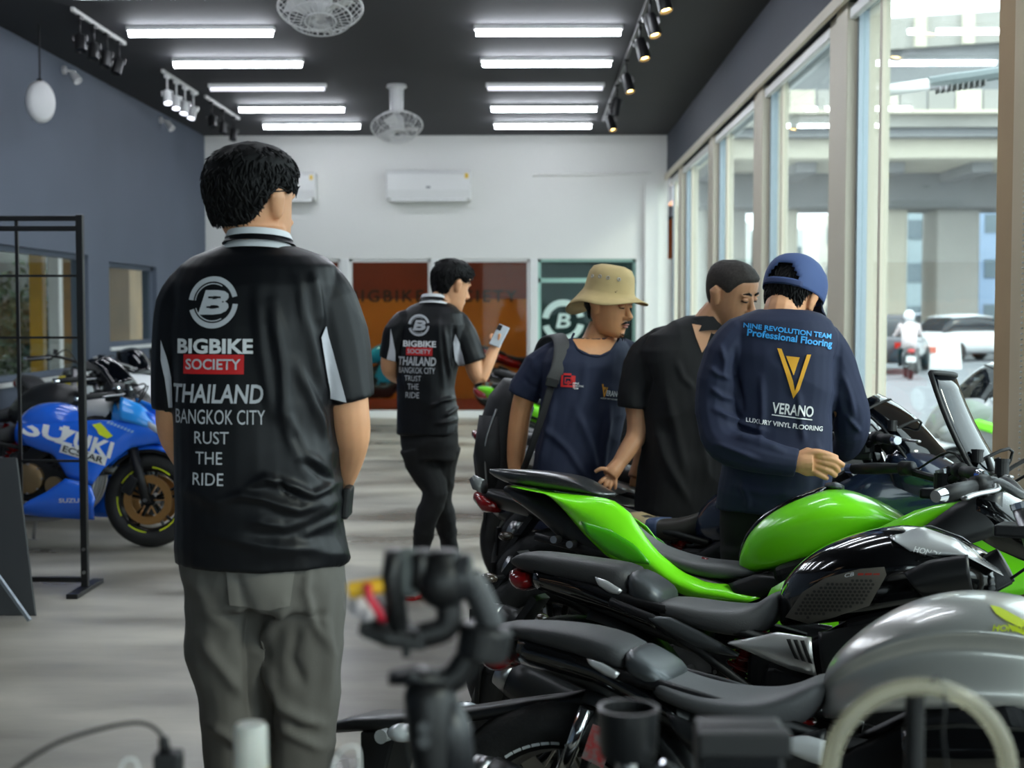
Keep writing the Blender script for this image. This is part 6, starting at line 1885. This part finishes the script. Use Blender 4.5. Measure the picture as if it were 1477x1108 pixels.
collar(t, cc + Vector((0, .005, -.01)), .074, .068, -.012, .004, sd, M_navyt, 'neck_rib', .008, .012, .004)
M_cyp = mat('sky blue print', (58, 160, 232), .5)
M_orp = mat('amber print', (232, 168, 44), .5)
decal('team_lettering', text_mesh('NINE REVOLUTION TEAM', bold=.025, width=123, height=7.2), px_place((1075, 473), (1197, 489), Y5 - .1), sh5, M_cyp, t, PY, off=.003)
decal('trade_lettering', text_mesh('Professional Flooring', bold=.025, width=120, height=9.5), px_place((1079, 484), (1199, 501), Y5 - .1), sh5, M_cyp, t, PY, off=.003)
decal('brand_emblem', poly_bm([[(1119, -502), (1125, -503), (1140, -548), (1143, -563), (1141, -574)], [(1143, -563), (1160, -511), (1166, -511), (1149, -561), (1141, -574)], [(1131, -513), (1150, -515), (1141, -541)]]), lambda x, y: W(x, -y, Y5 - .1), sh5, M_orp, t, PY, off=.003)
decal('brand_lettering', text_mesh('VERANO', bold=.02, width=58, height=16), px_place((1111, 595), (1169, 601), Y5 - .1), sh5, M_wprint, t, PY, off=.003)
decal('brand_underline', poly_bm([[(0, 0), (57, 0), (57, 1.5), (0, 1.5)]]), px_place((1111, 598), (1167, 605), Y5 - .1), sh5, M_wprint, t, PY, off=.003)
decal('brand_tagline', text_mesh('LUXURY VINYL FLOORING', bold=.02, width=108, height=7), px_place((1076, 609), (1182, 621), Y5 - .1), sh5, M_wprint, t, PY, off=.003)
legs = [rings_geo([(700, 1040, 1190, .118), (760, 1038, 1190, .12), (800, 1040, 1186, .11)], Y5, sd), limb([(1076, 790, Y5, .09), (1078, 900, Y5, .075), (1080, 1030, Y5, .062)]), limb([(1150, 790, Y5 + .02, .09), (1150, 900, Y5 + .02, .075), (1150, 1030, Y5 + .02, .062)])]
remesh('trousers', legs, M_jean, t, .009, 4)
p0, p1 = W(1080, 450, Y5), W(1150, 450, Y5)
shoes(t, [(p0.x, Y5 + .02, -5), (p1.x, Y5 + .04, 8)], M_black, M_black)
# ---------------------------------------------------------------- display stand and sign at left
Yg = 7.3
t = thing('display_stand', 'black metal grid display stand in front of the blue motorcycle', 'display stand', W(118, 450, Yg) * 1.0)
t.location.z = 0
L = t.location.copy()
def gp(x, y, dy=0):
    return W(x, y, Yg + dy) - L
zt, zb = gp(118, 310).z, .06
x1, x0 = gp(117, 450).x, gp(-140, 450).x
for x in (x1, x0):
    o = obj('post', bx(x - .018, x + .018, -.018, .018, 0.02, zt), M_blackm, t, bevel=.004)
    obj('foot', bx(x - .03, x + .03, -.22, .22, 0, .025), M_blackm, o, bevel=.004)
    obj('bolt', [cyl((x, -.018, z), (x, -.026, z), .009, n=10) for z in (.10, .22)], M_steel, o)
for z in (zt - .018, zt - .07, zb):
    obj('cross_bar', bx(x0, x1, -.015, .015, z - .013, z + .013), M_blackm, t, bevel=.003)
for px in (26, -40, -95):
    x = gp(px, 450).x
    obj('grid_wire', bx(x - .008, x + .008, -.008, .008, zb, zt - .02), M_blackm, t)
for py in (398, 487, 665):
    z = gp(60, py).z
    obj('grid_wire', bx(x0, x1, -.006, .006, z - .006, z + .006), M_blackm, t)
# dark leaning board
b0 = W(0, 450, 6.6); b0.z = 0
t = thing('sign_board', 'dark grey leaning sign board at the left edge', 'sign', b0)
pts = [Vector((-.75, 0, .02)), Vector((.14, 0, .02)), Vector((-.02, .0, .78)), Vector((-.62, .0, .78))]
rot = Matrix.Rotation(.30, 3, 'X')
vs = [rot.inverted() @ p for p in pts] + [rot.inverted() @ (p + Vector((0, .02, 0))) for p in pts]
obj('panel', (vs, [(0, 1, 2, 3), (7, 6, 5, 4), (0, 4, 5, 1), (1, 5, 6, 2), (2, 6, 7, 3), (3, 7, 4, 0)]), mat('charcoal board', (58, 60, 62), .5), t, bevel=.004)
obj('strut', beam((-.10, -.02, .32), (.15, -.10, .02), .016, .016), M_alu, t)
obj('back_leg', beam((-.3, .22, .70), (-.3, .55, .01), .02, .03), M_blackm, t)

# ---------------------------------------------------------------- counter with camera gear, just below the frame
t = thing('counter', 'dark counter below the frame that carries the camera gear', 'counter', (0.05, 1.25, 0))
HCo = .90
obj('worktop', bx(-.95, .95, -.32, .28, HCo - .035, HCo), mat('dark laminate', (46, 44, 42), .4, var=.1, vscale=8), t, bevel=.006)
obj('front_panel', bx(-.92, .92, .22, .24, .05, HCo - .035), M_satin, t)
for s in (-1, 1):
    obj('side_panel', bx(s * .92 - .012, s * .92 + .012, -.30, .24, 0, HCo - .035), M_satin, t)

def local(c):
    return lambda x, y, Y: W(x, y, Y) - c
# gimbal
Yk = 1.28
c = W(625, 1108, Yk); c.z = HCo
t = thing('gimbal', 'black handheld phone gimbal standing at the bottom centre', 'gimbal', c)
q = local(c)
M_gim = mat('gimbal grey plastic', (40, 41, 44), .4)
M_gimd = mat('gimbal black plastic', (18, 18, 20), .45)
a, b = q(622, 1010, Yk), q(628, 1108, Yk)
h = obj('handle', tube([Vector((0, 0, .03)), b, q(624, 1060, Yk), q(620, 1000, Yk), q(618, 985, Yk)], [.017, .022, .024, .024, .020], 20), M_gimd, t, smooth=True)
obj('side_grip', tube([q(655, 1108, Yk), q(652, 1050, Yk), q(646, 1012, Yk)], [(.020, .02), (.018, .02), (.010, .016)], 14, side=(1, 0, 0)), M_gim, h, smooth=True)
obj('button', [cyl(q(612, y, Yk - .024), q(612, y, Yk - .030), .006, n=12) for y in (1050, 1070)], M_gim, h)
for k in range(3):
    a_ = 2 * math.pi * k / 3 + .5
    obj('tripod_leg', tube([(0, 0, .035), (.09 * math.cos(a_), .09 * math.sin(a_), .006)], [.008, .006], 8), M_gimd, t, smooth=True)
obj('top_plate', tube([q(562, 978, Yk), q(600, 974, Yk), q(645, 978, Yk)], [(.006, .014), (.008, .022), (.006, .014)], 14, side=(0, 0, 1)), M_gimd, t, smooth=True)
obj('trigger', tube([q(585, 985, Yk - .02), q(595, 972, Yk - .025), q(600, 984, Yk - .02)], .004, 8), M_gim, t, smooth=True)
m1 = obj('lower_motor', cyl(q(694, 950, Yk), q(703, 902, Yk), .024, n=24), M_gimd, t, smooth=False, bevel=.004)
obj('neck_arm', tube(smooth_path([q(640, 985, Yk), q(658, 975, Yk), q(676, 950, Yk), q(692, 925, Yk)], 4), [(.010, .013)] * 13, 12, side=(0, 1, 0)), M_gimd, t, smooth=True)
obj('upper_arm', tube(smooth_path([q(708, 905, Yk), q(700, 880, Yk), q(686, 850, Yk), q(674, 832, Yk)], 4), [(.010, .013)] * 13, 12, side=(0, 1, 0)), M_gim, t, smooth=True)
obj('roll_motor', cyl(q(655, 834, Yk), q(684, 830, Yk), .021, n=24), M_gim, t, bevel=.004)
obj('middle_motor', [cyl(q(639, 795, Yk), q(639, 860, Yk), .016, n=20), ell(q(639, 838, Yk), (.026, .024, .026), 16, 10)], M_gimd, t, smooth=True)
obj('cradle_arm', tube(smooth_path([q(645, 858, Yk), q(648, 890, Yk), q(640, 908, Yk), q(606, 918, Yk)], 4), [(.009, .012)] * 13, 12, side=(0, 1, 0)), M_gimd, t, smooth=True)
obj('clamp', [tube([q(570, 795, Yk), q(566, 830, Yk), q(575, 905, Yk)], [(.010, .02)] * 3, 12, side=(1, 0, 0)), tube([q(606, 795, Yk), q(608, 820, Yk), q(604, 845, Yk)], [(.009, .018)] * 3, 12, side=(1, 0, 0))], M_gimd, t, smooth=True)
obj('clamp_pad', box(q(588, 826, Yk), (.022, .022, .045)), mat('grey rubber pad', (84, 88, 88), .6), t, bevel=.008)
obj('rack', [box(q(540 + 12 * k, 905 + 3 * k, Yk), (.018, .03, .014 + .002 * (k % 2))) for k in range(6)] + [tube([q(520, 902, Yk), q(560, 912, Yk), q(605, 922, Yk)], [(.008, .015), (.014, .02), (.010, .018)], 10, side=(0, 0, 1)), cyl(q(586, 930, Yk), q(586, 948, Yk), .004, n=8)], M_gimd, t)
cb = q(530, 860, Yk) + c
bb = thing('battery_bundle', 'small yellow and white batteries held by a red band on the gimbal', 'batteries', cb)
qb = local(cb)
o = obj('battery', cyl(qb(503, 852, Yk - .01), qb(553, 844, Yk - .01), .0075, n=16), mat('yellow battery wrap', (226, 176, 40), .35), bb, bevel=.0015)
for x, y in ((508, 876), (522, 884)):
    obj('battery', cyl(qb(x, y, Yk - .012), qb(x + 38, y - 6, Yk + .01), .0085, n=16), mat('pale battery wrap', (206, 198, 200), .35), bb, bevel=.0015)
obj('red_band', [tube([qb(529, 842, Yk - .02), qb(532, 862, Yk - .024), qb(546, 884, Yk - .024), qb(552, 900, Yk - .01)], [(.004, .002)] * 4, 8, side=(1, 0, 0))], mat('red band', (196, 40, 62), .5), bb, smooth=True)
# white bottle
Yw = 1.40
c = W(362, 1108, Yw); c.z = HCo
t = thing('bottle', 'white plastic bottle with rounded cap at the bottom edge', 'bottle', c)
top = W(362, 1044, Yw).z - HCo
M_bott = mat('white bottle plastic', (214, 212, 202), .35, sss=.1)
obj('bottle_body', lathe([(0, 0), (0, .021), (.006, .024), (top - .062, .024), (top - .052, .020), (top - .045, .015)], (0, 0, 0), (0, 0, 1), 28), M_bott, t, auto=50)
obj('cap', lathe([(top - .048, .0158), (top - .044, .0172), (top - .004, .0165), (top, .014), (top, 0)], (0, 0, 0), (0, 0, 1), 28), M_bott, t, auto=50)
obj('cap_ring', torus((0, 0, top - .046), (0, 0, 1), .0165, .0018, 28, 6), mat('cream ring', (206, 192, 140), .5), t, smooth=True)
# charger with black lead
c = W(243, 1108, Yw); c.z = HCo
t = thing('charger', 'black charger brick with plugged lead at the lower left', 'charger', c)
top = W(243, 1084, Yw).z - HCo
obj('brick', bx(-.013, .013, -.013, .013, 0, top), M_black, t, bevel=.003)
obj('plug', tube([(-.003, 0, top), (-.005, 0, top + .014)], [.006, .005], 12), M_black, t, smooth=True)
q = local(c)
obj('lead', tube(smooth_path([Vector((-.005, 0, top + .012)), q(231, 1058, Yw), q(215, 1046, Yw), q(190, 1043, Yw), q(140, 1053, Yw), q(80, 1073, Yw), q(25, 1107, Yw), q(-40, 1160, Yw), q(-120, 1215, Yw)], 6), .0021, 8), M_black, t, smooth=True)
# white cables
for (pts, lab, m, r) in (([(165, 1140), (176, 1104), (186, 1095), (197, 1100), (201, 1130), (204, 1200)], 'pale cable loop beside the charger at the bottom edge', M_whitem, .0016),
                      ([(478, 1180), (480, 1110), (492, 1083), (508, 1076), (517, 1082), (519, 1110), (522, 1200)], 'white cable loop below the rear fender at the bottom', M_whitem, .0013),
                      ([(474, 1200), (476, 1100), (484, 1084), (492, 1090), (500, 1110), (505, 1200)], 'thin black cable loop beside the white one', M_black, .0010)):
    c = W(pts[0][0], pts[0][1], Yw); 
    q = local(c)
    tag(obj('cable', tube(smooth_path([q(x, y, Yw) for x, y in pts], 6), r, 8), m, smooth=True), lab, 'cable').location = c
# black cup on its bracket and monitor box
Yc = 1.42
c = W(906, 1108, Yc); c.z = HCo
q = local(c)
t = thing('cup_holder', 'black cup shaped holder on a clamp at the bottom', 'holder', c)
zt, zl = W(906, 1020, Yc).z - HCo, W(906, 1092, Yc).z - HCo
obj('cup', lathe([(zl, 0), (zl, .026), (zl + .004, .029), (zt, .031), (zt, .0285), (zl + .006, .026), (zl + .006, 0)], (0, 0, 0), (0, 0, 1), 32), M_satin, t, auto=40)
obj('clamp', [cyl((0, 0, 0), (0, 0, zl), .012, n=14), box((.02, 0, zl * .45), (.05, .03, .03)), cyl((.03, -.02, zl - .004), (.045, -.03, zl - .012), .009, n=12)], M_chrome, t, bevel=.002)
obj('base', cyl((0, 0, 0), (0, 0, .008), .045, n=28), M_black, t, bevel=.002)
c = W(1065, 1108, Yc); c.z = HCo
t = thing('monitor', 'black boxy field monitor at the bottom, left of the ring light', 'monitor', c)
zt = W(1065, 1040, Yc).z - HCo
obj('shell', bx(-.044, .044, -.02, .02, .03, zt), M_satin, t, bevel=.006)
obj('top_hood', bx(-.046, .046, -.045, -.018, zt - .025, zt), M_black, t, bevel=.003)
obj('screen', bx(-.038, .038, -.0215, -.0195, .04, zt - .03), mat('dark screen', (14, 16, 20), .1), t)
obj('foot', [cyl((0, 0, 0), (0, 0, .03), .008, n=10), cyl((0, 0, 0), (0, 0, .006), .04, n=24)], M_black, t)
# ring light
Yr = 1.43
cc = W(1326, 1118, Yr)
c = cc.copy(); c.z = HCo
t = thing('ring_light', 'unlit frosted ring light at the lower right', 'ring light', c)
M_frost = glass_mat('frosted ring diffuser', tint=(240, 238, 228), refl=.6, haze=.30, hz=(222, 218, 200))
sc_ = (W(1469, 1118, Yr) - W(1183, 1118, Yr)).length / 2
zc = cc.z - c.z
obj('diffuser', torus((0, 0, zc), (0, 1, 0), sc_ - .0095, (.008, .0095), 64, 12), M_frost, t, smooth=True)
obj('back_shell', lathe([(.006, sc_ - .019), (.012, sc_ - .016), (.012, sc_ - .004), (.006, sc_)], (0, 0, zc), (0, 1, 0), 64), glass_mat('milky shell', tint=(235, 233, 225), refl=.4, haze=.2, hz=(200, 196, 182)), t, smooth=True)
q = local(c)
s_ = obj('stand_post', [cyl((0, .02, 0), (0, .02, W(1325, 1002, Yr).z - HCo), .0098, n=20)], M_black, t, bevel=.001)
obj('stand_base', cyl((0, .02, 0), (0, .02, .01), .06, n=32), M_black, t, bevel=.003)
obj('cross_bracket', beam((-sc_ + .01, .016, zc - .02), (sc_ - .01, .016, zc - .02), .008, .008), M_black, t)
obj('cable', tube(smooth_path([q(1345, 985, Yr - .012), q(1350, 974, Yr), q(1358, 982, Yr + .005), q(1363, 1010, Yr - .01), q(1360, 1060, Yr - .01), q(1366, 1120, Yr), q(1360, 1200, Yr)], 5), .0016, 8), M_black, t, smooth=True)
